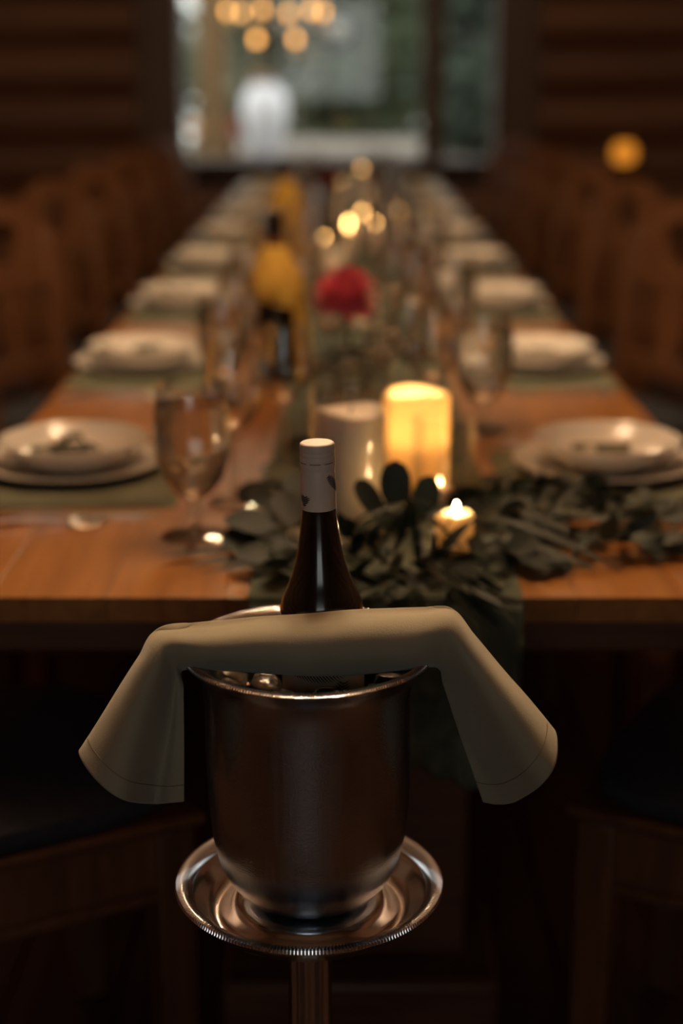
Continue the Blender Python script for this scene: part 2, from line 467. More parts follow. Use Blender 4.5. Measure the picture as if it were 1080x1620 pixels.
add('lamp_back', MB().grid([[(.14 * r * math.cos(a), .03, .12 * r * math.sin(a)) for a in [2 * PI * k / 24 for k in range(24)]] for r in (.05, 1)], close=True), t, mat=M['iron'])

# ------------------------------------------------------------------ white parapet and things on the stone ledge outside the far window
OY = WY + 3.4
KS = 1.28
LZ = px(420, 246, Y=OY).z
t = thing('garden_wall', 'low dark stone garden wall under the white vase outside the far window', 'garden wall', ((wl + wr) / 2, OY, -.05))
add('ledge_slab', MB().box(-(wr - wl) / 2 - .1, (wr - wl) / 2 + .1, -.2, .2, LZ - .02, LZ + .05), t, mat=M['wallback'], bevel=.006)
add('ledge_wall', MB().box(-(wr - wl) / 2, (wr - wl) / 2, -.15, .17, 0, LZ - .02), t, mat=M['wallback'])
RY = OY + .7
r0, r1 = px(345, 235, Y=RY), px(690, 235, Y=RY)
rz0, rz1 = px(540, 253, Y=RY).z, px(540, 221, Y=RY).z
t = thing('white_parapet', 'low white parapet behind the white vase outside the far window', 'parapet', ((r0.x + r1.x) / 2, RY, -.05))
hw = (r1.x - r0.x) / 2
add('parapet_board', MB().box(-hw, hw, -.04, .04, rz0 + .05, rz1 + .05), t, mat=M['whitepaint'], bevel=.006)
for x_ in (-hw + .06, 0, hw - .06):
    add('parapet_post', MB().box(x_ - .05, x_ + .05, -.035, .035, 0, rz0 + .05), t, mat=M['frame'])
vp = px(420, 246, Y=OY)
t = thing('vase', 'large white garden vase tinged lilac outside the far window', 'vase', (vp.x, OY, LZ))
t.scale = (KS,) * 3
VW = pm('lilac_white_ceramic', (.80, .78, .84), (.72, .70, .80), rough=.35, scale=3, stretch=(1, 1, .6))
add('vase_body', MB().lathe([(0, 0), (.085, 0), (.09, .01), (.105, .06), (.135, .16), (.155, .26), (.155, .34), (.135, .41), (.10, .45), (.09, .47), (.10, .485), (.092, .485), (.08, .46), (0, .44)], 32), t, mat=VW)
t = thing('dried_bouquet', 'tan dried flowers standing in the white vase outside the far window', 'flowers', (vp.x, OY, LZ + .45 * KS))
t.scale = (KS,) * 3
rnd = random.Random(3)
for i in range(9):
    a = rnd.uniform(0, 6.28); r = rnd.uniform(.0, .06)
    e = Vector((r * math.cos(a) * 1.2 - .03, r * math.sin(a), rnd.uniform(.05, .10)))
    add('stem', MB().tube([(0, 0, 0), tuple(e)], .003, 5), t, mat=M['stem'])
    add('flower_head', MB().lathe([(0, -.02), (.02, -.01), (.026, .005), (.018, .02), (0, .024)], 10, c=tuple(e)), t, mat=pm('dried_tan', (.42, .28, .17), rough=.9) if i == 0 else bpy.data.materials['dried_tan'])
def potted(x, y, z, label, colmat, seed):
    rnd = random.Random(seed)
    t = thing('potted_flowers', label, 'flowers', (x, y, z))
    t.scale = (KS,) * 3
    add('pot', MB().lathe([(0, 0), (.055, 0), (.075, .10), (.082, .10), (.082, .115), (.065, .115), (.06, .09), (0, .09)], 20), t, mat=pm('terracotta', (.22, .09, .045), rough=.8))
    for i in range(14):
        a = rnd.uniform(0, 6.28); r = rnd.uniform(0, .065)
        e = Vector((r * math.cos(a), r * math.sin(a) * .8, rnd.uniform(.14, .21)))
        add('stem', MB().tube([(0, 0, .09), tuple(e)], .003, 5), t, mat=M['stem'])
        add('bloom', MB().lathe([(0, -.02), (.03, -.005), (.034, .012), (.02, .022), (0, .018)], 9, c=tuple(e)), t, mat=colmat)
vr = px(362, 246, Y=OY); vo = px(316, 246, Y=OY)
potted(vr.x, OY, LZ, 'terracotta pot of red flowers beside the white vase on the garden wall', pm('red_bloom', (.42, .06, .045), rough=.7), 5)
potted(vo.x, OY, LZ, 'terracotta pot of orange flowers at the end of the garden wall', pm('orange_bloom', (.5, .2, .04), rough=.7), 6)

# ------------------------------------------------------------------ dining table
TX, TY0, TY1, TZ = 0.53, 1.617, 8.35, 0.75
t = thing('dining_table', 'long varnished wooden dining table set for a dinner', 'table', (0, TY0, 0))
NP = 8; pw = 2 * TX / NP
pl_me = MB().box(-pw / 2 + .0003, pw / 2 - .0003, 0, TY1 - TY0, TZ - .03, TZ).mesh('plank', M['table'], 0)
for i in range(NP):
    add('plank', pl_me, t, loc=(-TX + pw * (i + .5), 0, 0), bevel=.0008)
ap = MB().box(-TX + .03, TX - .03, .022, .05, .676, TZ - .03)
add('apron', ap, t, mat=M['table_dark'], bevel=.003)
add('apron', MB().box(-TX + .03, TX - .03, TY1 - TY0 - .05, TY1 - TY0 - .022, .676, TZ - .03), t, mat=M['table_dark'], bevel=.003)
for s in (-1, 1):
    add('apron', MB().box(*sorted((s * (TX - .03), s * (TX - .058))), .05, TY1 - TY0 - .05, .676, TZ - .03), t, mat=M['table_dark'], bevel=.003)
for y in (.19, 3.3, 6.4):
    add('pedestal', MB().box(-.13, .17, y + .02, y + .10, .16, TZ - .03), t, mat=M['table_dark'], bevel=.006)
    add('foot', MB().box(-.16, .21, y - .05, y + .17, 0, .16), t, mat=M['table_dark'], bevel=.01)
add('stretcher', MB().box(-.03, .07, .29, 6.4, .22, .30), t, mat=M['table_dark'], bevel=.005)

# ------------------------------------------------------------------ chairs
def make_chair(label):
    """faces +x, origin on the floor under the seat centre"""
    t = thing('dining_chair', label, 'chair')
    w = .21
    sb = MB(); sb.box(-w, w + .01, -w, w, .445, .463)
    add('seat', sb, t, mat=M['chair'], bevel=.006)
    cu = MB()
    rows = []
    for k, (ins, z) in enumerate([(.012, .463), (.002, .475), (.004, .492), (.03, .503), (.10, .508), (.205, .509)]):
        row = []
        for q in range(32):
            a = 2 * PI * q / 32
            c, s_ = math.cos(a), math.sin(a)
            f = (abs(c) ** 5 + abs(s_) ** 5) ** (-1 / 5)
            row.append(((w - ins) * c * f, (w - ins) * s_ * f, z))
        rows.append(row)
    cu.grid(rows, close=True)
    add('cushion', cu, t, mat=M['seat'])
    for sx in (-1, 1):
        for sy in (-1, 1):
            x, y = sx * (w - .03), sy * (w - .028)
            if sx == 1:
                add('leg', MB().box(x - .024, x + .024, y - .024, y + .024, 0, .445), t, mat=M['chair'], bevel=.004)
            else:
                m = MB()
                pts = [(x + .0, 0), (x, .445), (x - .015, .62), (x - .05, .93)]
                rows = []
                for (xx, zz) in pts:
                    rows.append([(xx - .02, y - .022, zz), (xx + .02, y - .022, zz), (xx + .02, y + .022, zz), (xx - .02, y + .022, zz)])
                m.grid(rows, close=True)
                m.f.append((0, 1, 2, 3)); m.f.append(tuple(len(m.v) - 4 + i for i in range(4)))
                add('back_leg', m, t, mat=M['chair'], bevel=.004)
    for sy in (-1, 1):
        y = sy * (w - .02)
        add('seat_rail', MB().box(-w + .05, w - .05, y - .012, y + .012, .37, .445), t, mat=M['chair'], bevel=.003)
        add('rail_lip', MB().box(-w + .05, w - .05, y - .016, y + .016, .355, .37), t, mat=M['chair'], bevel=.003)
    for sx in (-1, 1):
        x = sx * (w - .025)
        add('seat_rail', MB().box(x - .012, x + .012, -w + .05, w - .05, .37, .445), t, mat=M['chair'], bevel=.003)
    # arched crest with a round cut-out
    def xb(z): return -w + .03 - .015 - .035 * (z - .62) / .31
    m = MB()
    N_ = 40
    hc = (0, .905); hr = .058
    def outer(a):
        c, s_ = math.cos(a), math.sin(a)
        hw = w + .012
        # arch: straight sides low, rounded crown
        best = None
        for r in [i * .002 for i in range(20, 160)]:
            y, z = c * r, hc[1] + s_ * r
            top = .90 + .115 * max(0, math.cos(min(1, abs(y) / hw) * PI / 2)) ** .75
            if abs(y) > hw or z > top or z < .79: break
            best = (y, z)
        return best
    fr_in, fr_out, bk_in, bk_out = [], [], [], []
    for i in range(N_):
        a = 2 * PI * i / N_
        y, z = outer(a)
        yi, zi = hr * math.cos(a), hc[1] + hr * math.sin(a)
        fr_out.append((xb(z) + .013, y, z)); fr_in.append((xb(zi) + .013, yi, zi))
        bk_out.append((xb(z) - .013, y, z)); bk_in.append((xb(zi) - .013, yi, zi))
    m.grid([fr_in, fr_out, bk_out, bk_in, fr_in], close=True)
    add('crest_rail', m, t, mat=M['chair'])
    add('lower_rail', MB().box(xb(.6) - .011, xb(.6) + .011, -w + .04, w - .04, .56, .615), t, mat=M['chair'], bevel=.003)
    m = MB()
    rows = []
    for z, hw in ((.60, .04), (.66, .055), (.71, .062), (.76, .05), (.80, .045)):
        x = xb(z)
        rows.append([(x - .009, -hw, z), (x + .009, -hw, z), (x + .009, hw, z), (x - .009, hw, z)])
    m.grid(rows, close=True)
    add('splat', m, t, mat=M['chair'])
    return t

ORD = ['first', 'second', 'third', 'fourth', 'fifth', 'sixth', 'seventh', 'eighth']
SIDE = {-1: 'across from the amber lamp side', 1: 'on the amber lamp side'}
SIDEG = {-1: 'far from the amber lamp', 1: 'on the amber lamp side'}
chair0 = make_chair('x')
PY = [2.15 + .81 * k for k in range(8)]
first = True
for s in (-1, 1):
    for k in range(1, 8):
        lab = 'arched back wooden chair, %s from the wine bucket %s' % (ORD[k], SIDE[s])
        loc = (s * .66, PY[k] + random.uniform(-.03, .03), 0)
        rz = (-.38 if s < 0 else PI + .38) + random.uniform(-.08, .08)
        if first:
            chair0.location = loc; chair0.rotation_euler = (0, 0, rz); chair0['label'] = lab
            chair0['group'] = 'chairs along the table'; first = False
        else:
            dup(chair0, loc, rz, lab, 'chairs along the table')
# two chairs turned towards the table end, seat corner measured in the photograph
ang = math.radians(28)
for s, cpx, lab in ((-1, (300, 1300), 'dark padded wooden chair angled at the table end, under the loose napkin end'),
                    (1, (920, 1288), 'dark padded wooden chair angled at the table end, beside the hanging runner')):
    c = px(cpx[0], cpx[1], z=.45)
    fwd = Vector((-s * math.cos(ang), math.sin(ang), 0))       # chair's facing direction
    near = Vector((-s * math.sin(ang), -math.cos(ang), 0))      # side of the seat towards the camera
    centre = Vector((c.x, c.y, 0)) - fwd * .20 - near * .20
    dup(chair0, centre, math.atan2(fwd.y, fwd.x), lab, 'angled chairs at the table end')

# ------------------------------------------------------------------ table runner
RX0, RX1 = px(392, 945, z=TZ).x, px(827, 945, z=TZ).x
def runner():
    m = MB(); rows = []
    nv = 72
    path = []
    y = 8.0
    while y > 2.6: path.append(('t', y)); y -= .06
    while y > TY0 + .004: path.append(('t', y)); y -= .014
    for k in range(7): path.append(('c', k / 6 * PI / 2))
    for k in range(1, 46): path.append(('h', k / 45.0))
    for kind, q in path:
        row = []
        for j in range(nv + 1):
            v = j / nv
            x = RX0 + (RX1 - RX0) * v
            if kind == 't':
                n1 = mnoise.noise(Vector((x * 14, q * 7, 3.1))); n2 = mnoise.noise(Vector((x * 45, q * 18, 9.7)))
                near = max(0, 1 - (q - TY0) / .5)
                lift = .0030 + .0022 * abs(n2) + (.004 + .006 * near) * max(0, n1) * min(1, (q - TY0) / .04 if q - TY0 < .04 else 1)
                row.append((x + .006 * mnoise.noise(Vector((q * 6, v * 2, 0))), q, TZ + lift))
            elif kind == 'c':
                R = .008
                n2 = mnoise.noise(Vector((x * 45, TY0 * 18, 9.7)))
                row.append((x, TY0 + .002 - (R + .002 * abs(n2)) * math.sin(q), TZ - .0055 + (R + .002 * abs(n2)) * math.cos(q)))
            else:
                length = .150 + .075 * v + .018 * mnoise.noise(Vector((v * 9, 2.2, 0))) - .05 * max(0, .25 - v)
                z = TZ - .0055 - length * q
                fold = mnoise.noise(Vector((x * 30, q * 1.6, 5.0))) * .018 + (.5 - abs(mnoise.noise(Vector((x * 60 + q * 3, q * 6, 1.0))))) * .010
                cr_ = (abs(mnoise.noise(Vector((x * 45 - q * 2, q * 10, 7.0)))) - .3) * .012 * q
                taper = 1 - .14 * q * (1 if v < .5 else .3)
                xm = (RX0 + RX1) / 2 + .03
                row.append((xm + (x - xm) * taper, TY0 - .010 - (.012 + abs(fold) * 1.2 + cr_) * min(1, q * 5), z))
        rows.append(row)
    m.grid(rows)
    return m
rn = tag(add('table_runner', runner(), mat=M['runner'], solid=.0012), 'crinkled sage gauze runner along the table, hanging over its end', 'table runner')

# ------------------------------------------------------------------ wine stand, bucket, bottle
BX, BY = (487 - 540) / F * 1.307, 1.223
def gadroon(n_r, depth, j_set):
    def f(i, j, r, z):
        if j in j_set:
            return r, z + depth * (1 if i % 4 in (0, 1) else -1)
        return r, z
    return f
t = thing('wine_stand', 'polished silver wine bucket stand with a round gadrooned tray', 'wine stand', (BX, BY, 0))
trz = .6058
tp = [(.0, -.030), (.03, -.030), (.075, -.024), (.1, -.008), (.119, .010), (.1205, .012), (.119, .0135), (.106, .0085), (.100, .003), (.094, -.0085),
      (.089, -.0135), (.083, -.0155), (.079, -.0145), (.075, -.0115), (.0715, -.0065), (.068, -.0022), (.064, -.0004), (.058, 0), (.0, 0)]
add('tray', MB().lathe([(r, z + trz) for r, z in tp], 128), t, mat=M['silver'])
nr = 250
rp_ = [(.1045, .0080), (.107, .0104), (.110, .0122), (.1135, .0136), (.117, .0142), (.1195, .0138), (.1208, .0118)]
add('gadroon_rim', MB().lathe([(r, z + trz) for r, z in rp_], nr * 4, gadroon(nr, .0011, {1, 2, 3, 4, 5})), t, mat=M['silver'])
m = MB()
rows = []
for z in (.09, trz - .05, trz - .0275):
    row = []
    for k in range(96):
        a = 2 * PI * k / 96
        r = .0185 + .0012 * math.cos(12 * a) + (.012 if z > trz - .04 else 0)
        row.append((r * math.cos(a), r * math.sin(a), z))
    rows.append(row)
m.grid(rows, close=True)
add('pole', m, t, mat=M['silver'])
add('base', MB().lathe([(0, 0), (.135, 0), (.14, .006), (.135, .014), (.10, .022), (.06, .04), (.035, .07), (.026, .095), (0, .095)], 64), t, mat=M['silver'])

M['bucket'] = None
def bucket_mat():
    m, nt, b = newmat('condensed_silver')
    N = nt.nodes; L = nt.links
    b.inputs['Base Color'].default_value = (.50, .54, .60, 1); b.inputs['Metallic'].default_value = 1
    tc = N.new('ShaderNodeTexCoord')
    mp = N.new('ShaderNodeMapping'); mp.inputs['Scale'].default_value = (75, 75, 5)
    L.new(tc.outputs['Object'], mp.inputs['Vector'])
    dz = N.new('ShaderNodeTexNoise'); dz.inputs['Scale'].default_value = 1.0; dz.inputs['Detail'].default_value = 2
    L.new(mp.outputs['Vector'], dz.inputs['Vector'])
    mr = N.new('ShaderNodeMapRange'); mr.inputs['From Min'].default_value = .50; mr.inputs['From Max'].default_value = .62
    mr.inputs['To Min'].default_value = .24; mr.inputs['To Max'].default_value = .12
    L.new(dz.outputs['Fac'], mr.inputs['Value']); L.new(mr.outputs[0], b.inputs['Roughness'])
    fz = N.new('ShaderNodeTexNoise'); fz.inputs['Scale'].default_value = 650; fz.inputs['Detail'].default_value = 1
    L.new(tc.outputs['Object'], fz.inputs['Vector'])
    bp = N.new('ShaderNodeBump'); bp.inputs['Strength'].default_value = .5; bp.inputs['Distance'].default_value = .0006
    L.new(fz.outputs['Fac'], bp.inputs['Height']); L.new(bp.outputs['Normal'], b.inputs['Normal'])
    return m
M['bucket'] = bucket_mat()
t = thing('wine_bucket', 'silver wine bucket beaded with condensation, standing on the tray', 'wine bucket', (BX, BY, .6057))
zb = .6057
bp_ = [(0, .6062), (.040, .6062), (.050, .6085), (.062, .616), (.073, .629), (.0805, .645), (.0855, .668), (.0885, .70), (.0898, .74), (.0900, .79),
       (.0908, .808), (.0935, .821), (.0985, .8305), (.105, .836), (.1085, .8385), (.1095, .8405), (.108, .842), (.104, .841), (.0965, .835),
       (.0905, .823), (.0880, .806), (.0868, .74), (.0825, .668), (.070, .635), (.045, .618), (0, .617)]
add('bucket_body', MB().lathe([(r, z - zb) for r, z in bp_], 128), t, mat=M['bucket'])
rb = [(.0965, .8352), (.0985, .8385), (.102, .8418), (.1055, .8432), (.1085, .8430), (.1098, .8415)]
add('gadroon_rim', MB().lathe([(r, z - zb) for r, z in rb], 270 * 4, gadroon(270, .0010, {1, 2, 3, 4})), t, mat=M['silver'])

# ice
ice_me = []
for v in range(3):
    rnd = random.Random(v + 40); m = MB(); s = .0135; rows = []
    for e in range(9):
        el = -PI / 2 + PI * e / 8
        row = []
        for k in range(16):
            a = 2 * PI * k / 16
            d = Vector((math.cos(el) * math.cos(a), math.cos(el) * math.sin(a), math.sin(el)))
            f = (abs(d.x) ** 4 + abs(d.y) ** 4 + abs(d.z) ** 4) ** (-.25)
            row.append(tuple(d * f * s * (1 + .07 * mnoise.noise(d * 3 + Vector((v * 7, 0, 0))))))
        rows.append(row)
    m.grid(rows, close=True)
    ice_me.append(m.mesh('ice_cube', M['ice']))
rnd = random.Random(11)
BOTX, BOTY = px(513, 968, Y=1.263).x, 1.263
taken = []
for layer, zc in enumerate((.803, .775)):
    for ring, (rr, cnt) in enumerate(((.070, 13), (.038, 6))):
        for i in range(cnt):
            a = 2 * PI * (i + .5 * layer) / cnt + rnd.uniform(-.05, .05)
            p = Vector((BX + rr * math.cos(a), BY + rr * math.sin(a), zc + rnd.uniform(-.003, .004)))
            if (p - Vector((BOTX, BOTY, p.z))).length < .037 + .0165: continue
            o = add('ice_cube', ice_me[(i + layer) % 3], loc=p, rot=(rnd.uniform(-.3, .3), rnd.uniform(-.3, .3), rnd.uniform(0, 6)))
            tag(o, 'clear ice cube in the silver wine bucket', 'ice cube', 'ice cubes in the wine bucket')

# bottle
ctop = px(503, 699, Y=BOTY).z
def on_cyl(a, r, z): return (r * math.sin(a), -r * math.cos(a), z)   # a=0 faces the camera
BH = .326
t = thing('wine_bottle', 'dark wine bottle with a white fern printed screw cap in the bucket', 'bottle', (BOTX, BOTY, ctop - BH))
t.rotation_euler = (0, -math.radians(1.3), 0)
t.location.x = BOTX + .0015
zt = BH
bprof = [(0, .012), (.02, .006), (.030, .0005), (.0345, 0), (.0372, .004), (.0375, .02), (.0375, .150), (.0375, .165), (.0368, .177), (.0340, .1875), (.0288, .1985), (.0246, .210),
         (.0213, .222), (.0188, .235), (.0168, .249), (.0152, .262), (.0145, .2685), (.0141, .285), (.0139, .318), (0, .319)]
add('bottle_glass', MB().lathe(bprof, 72), t, mat=M['bottle'])
cb = zt - .0575
cp = [(.0149, cb - .001), (.0152, cb), (.0153, zt - .0265), (.0150, zt - .0255), (.0146, zt - .0245), (.0147, zt - .0225), (.0152, zt - .021), (.0154, zt - .0185),
      (.0152, zt - .0172), (.0148, zt - .0168), (.0152, zt - .0162), (.0153, zt - .0125), (.0149, zt - .0115), (.0152, zt - .0105), (.0152, zt - .0085), (.0148, zt - .0075), (.0151, zt - .0065),
      (.0151, zt - .0025), (.0146, zt - .0008), (.0135, zt), (0, zt)]
cap = add('screw_cap', MB().lathe(cp, 64), t, mat=M['cap'])
m = MB()
for k in range(7):
    a0 = -PI + k * 2 * PI / 7; 
    m.tube([on_cyl(a0 + q * .13, .0149, zt - .0168) for q in range(6)], .0004, 5)
add('cap_seam', m, cap, mat=M['capline'])
def fern(r, a0, z0, length, tilt, width, n=16, thick=.00045, one=0):
    """frond drawn on a cylinder: stem plus curved leaflets, flat ribbons on the surface"""
    m = MB()
    def P(u, w):  # u along the stem, w across
        s, c = math.sin(tilt), math.cos(tilt)
        return on_cyl(a0 + (u * s + w * c) / r, r + .00018, z0 + u * c - w * s)
    def ribbon(pts, hw):
        n0 = len(m.v)
        for i, (u, w) in enumerate(pts):
            u1, w1 = pts[min(i + 1, len(pts) - 1)]; u2, w2 = pts[max(i - 1, 0)]
            d = Vector((u1 - u2, w1 - w2)); d.normalize(); q = hw[i]
            m.v.append(P(u - d.y * q, w + d.x * q)); m.v.append(P(u + d.y * q, w - d.x * q))
        for i in range(len(pts) - 1):
            m.f.append((n0 + 2 * i, n0 + 2 * i + 1, n0 + 2 * i + 3, n0 + 2 * i + 2))
    ribbon([(length * i / 8, 0) for i in range(9)], [thick * .6] * 9)
    for i in range(n):
        f = (i + .5) / n
        L_ = width * math.sin(PI * (0.12 + .83 * (1 - f))) 
        for sgn in ((-1, 1) if not one else (one,)):
            pts = [(length * f + L_ * .55 * q ** 1.2, sgn * L_ * q) for q in (0, .25, .5, .75, 1)]
            ribbon(pts, [thick * .6, thick * 1.1, thick * 1.1, thick * .8, thick * .2])
    return m
add('fern_print', fern(.0153, -.92, cb + .003, .009, .1, .0062, 5, .0006), cap, mat=M['print'])
add('fern_print', fern(.0153, 1.52, cb + .014, .021, -.72, .0042, 12, .0005), cap, mat=M['print'])
lm = MB()
lm.grid([[on_cyl(-1.30 + 2.6 * k / 40, .0377, z) for k in range(41)] for z in (.035, .06, .09, .12, .147)])
lab_ = add('bottle_label', lm, t, mat=M['label'])
add('fern_print', fern(.0377, -.85, .126, .062, 1.42, .0125, 24, .0006), lab_, mat=M['print'])
add('fern_print', fern(.0377, .1, .06, .06, .25, .0125, 22, .0006), lab_, mat=M['print'])

# napkin over the bucket : stations of (pixel x, pixel y, Y) from the free edge to the fold
ST = [
    [(291, 1268, 1.158), (266, 1271, 1.162), (242, 1272, 1.176), (192, 1264, 1.136), (148, 1230, 1.146), (125, 1188, 1.185)],
    [(291, 1215, 1.164), (272, 1217, 1.167), (252, 1212, 1.178), (206, 1200, 1.142), (172, 1172, 1.151), (155, 1142, 1.188)],
    [(291, 1150, 1.170), (279, 1148, 1.172), (266, 1140, 1.178), (229, 1120, 1.149), (203, 1098, 1.158), (190, 1085, 1.190)],
    [(290, 1090, 1.178), (283, 1084, 1.177), (274, 1074, 1.176), (249, 1058, 1.156), (230, 1042, 1.165), (219, 1040, 1.194)],
    [(287, 1062, 1.188), (284, 1054, 1.176), (277, 1040, 1.166), (265, 1022, 1.163), (254, 1008, 1.174), (245, 1000, 1.199)],
    [(322, 1060, 1.192), (322, 1056, 1.172), (320, 1036, 1.160), (314, 1016, 1.163), (310, 1002, 1.177), (308, 994, 1.200)],
    [(400, 1064, 1.192), (400, 1060, 1.171), (400, 1038, 1.158), (400, 1012, 1.162), (400, 994, 1.177), (400, 986, 1.200)],
    [(485, 1068, 1.192), (485, 1064, 1.171), (485, 1040, 1.157), (485, 1010, 1.161), (485, 988, 1.177), (485, 978, 1.200)],
    [(570, 1067, 1.192), (570, 1062, 1.171), (570, 1038, 1.157), (570, 1006, 1.161), (570, 982, 1.177), (570, 972, 1.200)],
    [(652, 1058, 1.192), (652, 1053, 1.172), (656, 1032, 1.159), (660, 1002, 1.162), (664, 978, 1.177), (666, 968, 1.200)],
    [(692, 1056, 1.192), (695, 1047, 1.179), (701, 1028, 1.167), (708, 1003, 1.163), (713, 980, 1.174), (717, 967, 1.199)],
    [(702, 1085, 1.196), (711, 1078, 1.188), (723, 1064, 1.174), (736, 1044, 1.160), (747, 1022, 1.168), (756, 1015, 1.196)],
    [(722, 1146, 1.200), (736, 1146, 1.192), (758, 1138, 1.176), (779, 1118, 1.152), (797, 1090, 1.158), (808, 1078, 1.190)],
    [(742, 1205, 1.204), (762, 1210, 1.198), (786, 1207, 1.180), (818, 1184, 1.145), (840, 1150, 1.150), (847, 1122, 1.187)],
    [(764, 1268, 1.206), (788, 1272, 1.198), (818, 1268, 1.178), (856, 1242, 1.139), (879, 1206, 1.146), (879, 1160, 1.184)],
]
def napkin():
    rows3 = []
    nS = len(ST)
    for i, st in enumerate(ST):
        fr = [px(x, y, Y=Y) for x, y, Y in st]
        e = abs(i - (nS - 1) / 2) / ((nS - 1) / 2)      # 0 centre .. 1 hem
        hem = max(0, (e - .45) / .55)
        bk = []
        for j in (4, 3, 2, 1):
            p = fr[j].copy()
            p.y = max(p.y + .026 + .01 * hem, 1.190 + .022 * hem + (fr[1].y - 1.17) * .6)
            if e < .4:
                p = Vector((fr[j].x, 1.204 + (.004 if j > 1 else 0), fr[j].z - .002))
            else:
                p.z -= .005 * hem
                p.x += -.002 * hem if i < nS / 2 else .002 * hem
            bk.append(p)
        rows3.append(fr + bk)
    out = []
    nu = 150; nv = 54
    m = len(rows3[0])
    for a in range(nu + 1):
        u = a / nu * (nS - 1)
        ctrl = [cr([rows3[i][j] for i in range(nS)], u) for j in range(m)]
        row = []
        for b in range(nv + 1):
            v = b / nv * (m - 1)
            p = cr(ctrl, v)
            p = p + Vector((0, 1, .3)) * .0012 * mnoise.noise(Vector((p.x * 22, p.z * 22, b * .05)))
            row.append(p)
        out.append(row)
    return out
nrows = napkin()
nap = add('cloth_napkin', MB().grid(nrows), mat=M['napkin'], solid=.0011)
tag(nap, 'tan folded linen napkin draped across the silver wine bucket', 'napkin')
for rws, sg in ((nrows, 1), (nrows[::-1], -1)):
    line = []
    for b in range(len(rws[0]) * 5 // 9 + 1):
        # stitch line 9 mm above the hem, on the outer face
        p = rws[6][b]; q = rws[7][b]; r = rws[6][min(b + 1, len(rws[0]) - 1)]; r0 = rws[6][max(b - 1, 0)]
        nrm = (q - p).cross(r - r0)
        if nrm.length > 0: nrm.normalize()
        if nrm.y > 0: nrm = -nrm
        line.append(p + nrm * .0006)
    add('hem_stitch', MB().tube(line, .00035, 5), nap, mat=M['stitch'])

# ------------------------------------------------------------------ candles and glass
def pillar(label, x, y, r, h, lit, well=.006, name='pillar_candle', wall=None, power=0, group=None, z=None, flame_s=1.0):
    # power > 0: a near flame at full brightness
    z = TZ + .009 if z is None else z
    t = thing(name, label, 'candle', (x, y, z), group=group)
    wall = wall or r * .9
    prof = [(0, 0), (r, 0), (r, h - .004), (r - .003, h)]
    if wall < r * .5:
        prof += [(r - wall, h - .001), (r - wall - .001, h - well), (0, h - well)]
        mt = M['waxglow']
    else:
        prof += [(r * .75, h - .001), (r * .3, h - well), (0, h - well)]
        mt = M['wax']
    def mod(i, j, rr, zz):
        a = 2 * PI * i / 40
        if j in (3, 4): return rr, zz + .003 * math.sin(a * 2 + x * 40) * (h > .06)
        return rr, zz
    add('wax_body', MB().lathe(prof, 40, mod), t, mat=mt)
    zf = h - well
    add('wick', MB().tube([(0, 0, zf), (.001, 0, zf + .006), (.003, 0, zf + .010)], .0011, 6), t, mat=M['wick'])
    if lit:
        s = flame_s
        fp = [(0, 0), (.0032, .003), (.0048, .008), (.0045, .013), (.0028, .020), (.001, .026), (0, .028)]
        add('flame', MB().lathe([(r_ * s, z_ * s) for r_, z_ in fp], 12), t, loc=(.002, 0, zf + .006), mat=M['flame_near'] if power else M['flame'])
    return t
def hurricane(label, x, y, r, h, z=None, group=None):
    z = TZ + .008 if z is None else z
    t = thing('hurricane_glass', label, 'candle holder', (x, y, z), group=group)
    add('glass_cylinder', MB().lathe([(0, .001), (r - .002, .001), (r, .004), (r, h), (r - .0035, h), (r - .0035, .006)], 56), t, mat=M['hglass'])
    add('glass_rim', MB().lathe([(r - .0035, h), (r - .003, h + .0012), (r - .0005, h + .0012), (r, h)], 56), t, mat=M['hglass'])
    return t
# A: tall white unlit pillar in a hurricane
ax = px(553, 850, z=TZ).x
hurricane('tall clear hurricane glass around the unlit white pillar candle', ax, 1.86, .051, .218)
pillar('tall white unlit pillar candle inside the tall hurricane glass', ax, 1.86, .0435, .150, False, z=TZ + .014)
# B: glowing pillar
b_ = px(658, 640, Y=2.10)
pillar('thick glowing yellow pillar candle behind the short hurricane glass', b_.x, 2.10, .0475, .128, True, well=.075, wall=.005, power=1, flame_s=1.5)
# C: short hurricane with tealight
c_ = px(702, 655, Y=1.97)
hurricane('short clear hurricane glass beside the small lit votive candle', c_.x, 1.97, .0425, .120)
pillar('low lit tealight inside the short hurricane glass', c_.x - .006, 1.97, .019, .022, True, name='tealight', z=TZ + .014, flame_s=.4)
# votive on a gold dish
v_ = px(719, 876, z=TZ + .012)
t = thing('candle_dish', 'small gold dish under the lit votive candle', 'dish', (v_.x, v_.y + .015, TZ + .010))
add('dish_bowl', MB().lathe([(0, 0), (.02, 0), (.027, .004), (.0275, .007), (.0265, .007), (.02, .0022), (0, .002)], 32), t, mat=M['gold'])
pillar('small lit white votive candle on a gold dish among the leaves', v_.x, v_.y + .015, .0232, .047, True, well=.010, wall=.0095, name='votive_candle', power=.14, z=TZ + .0125, flame_s=.62)

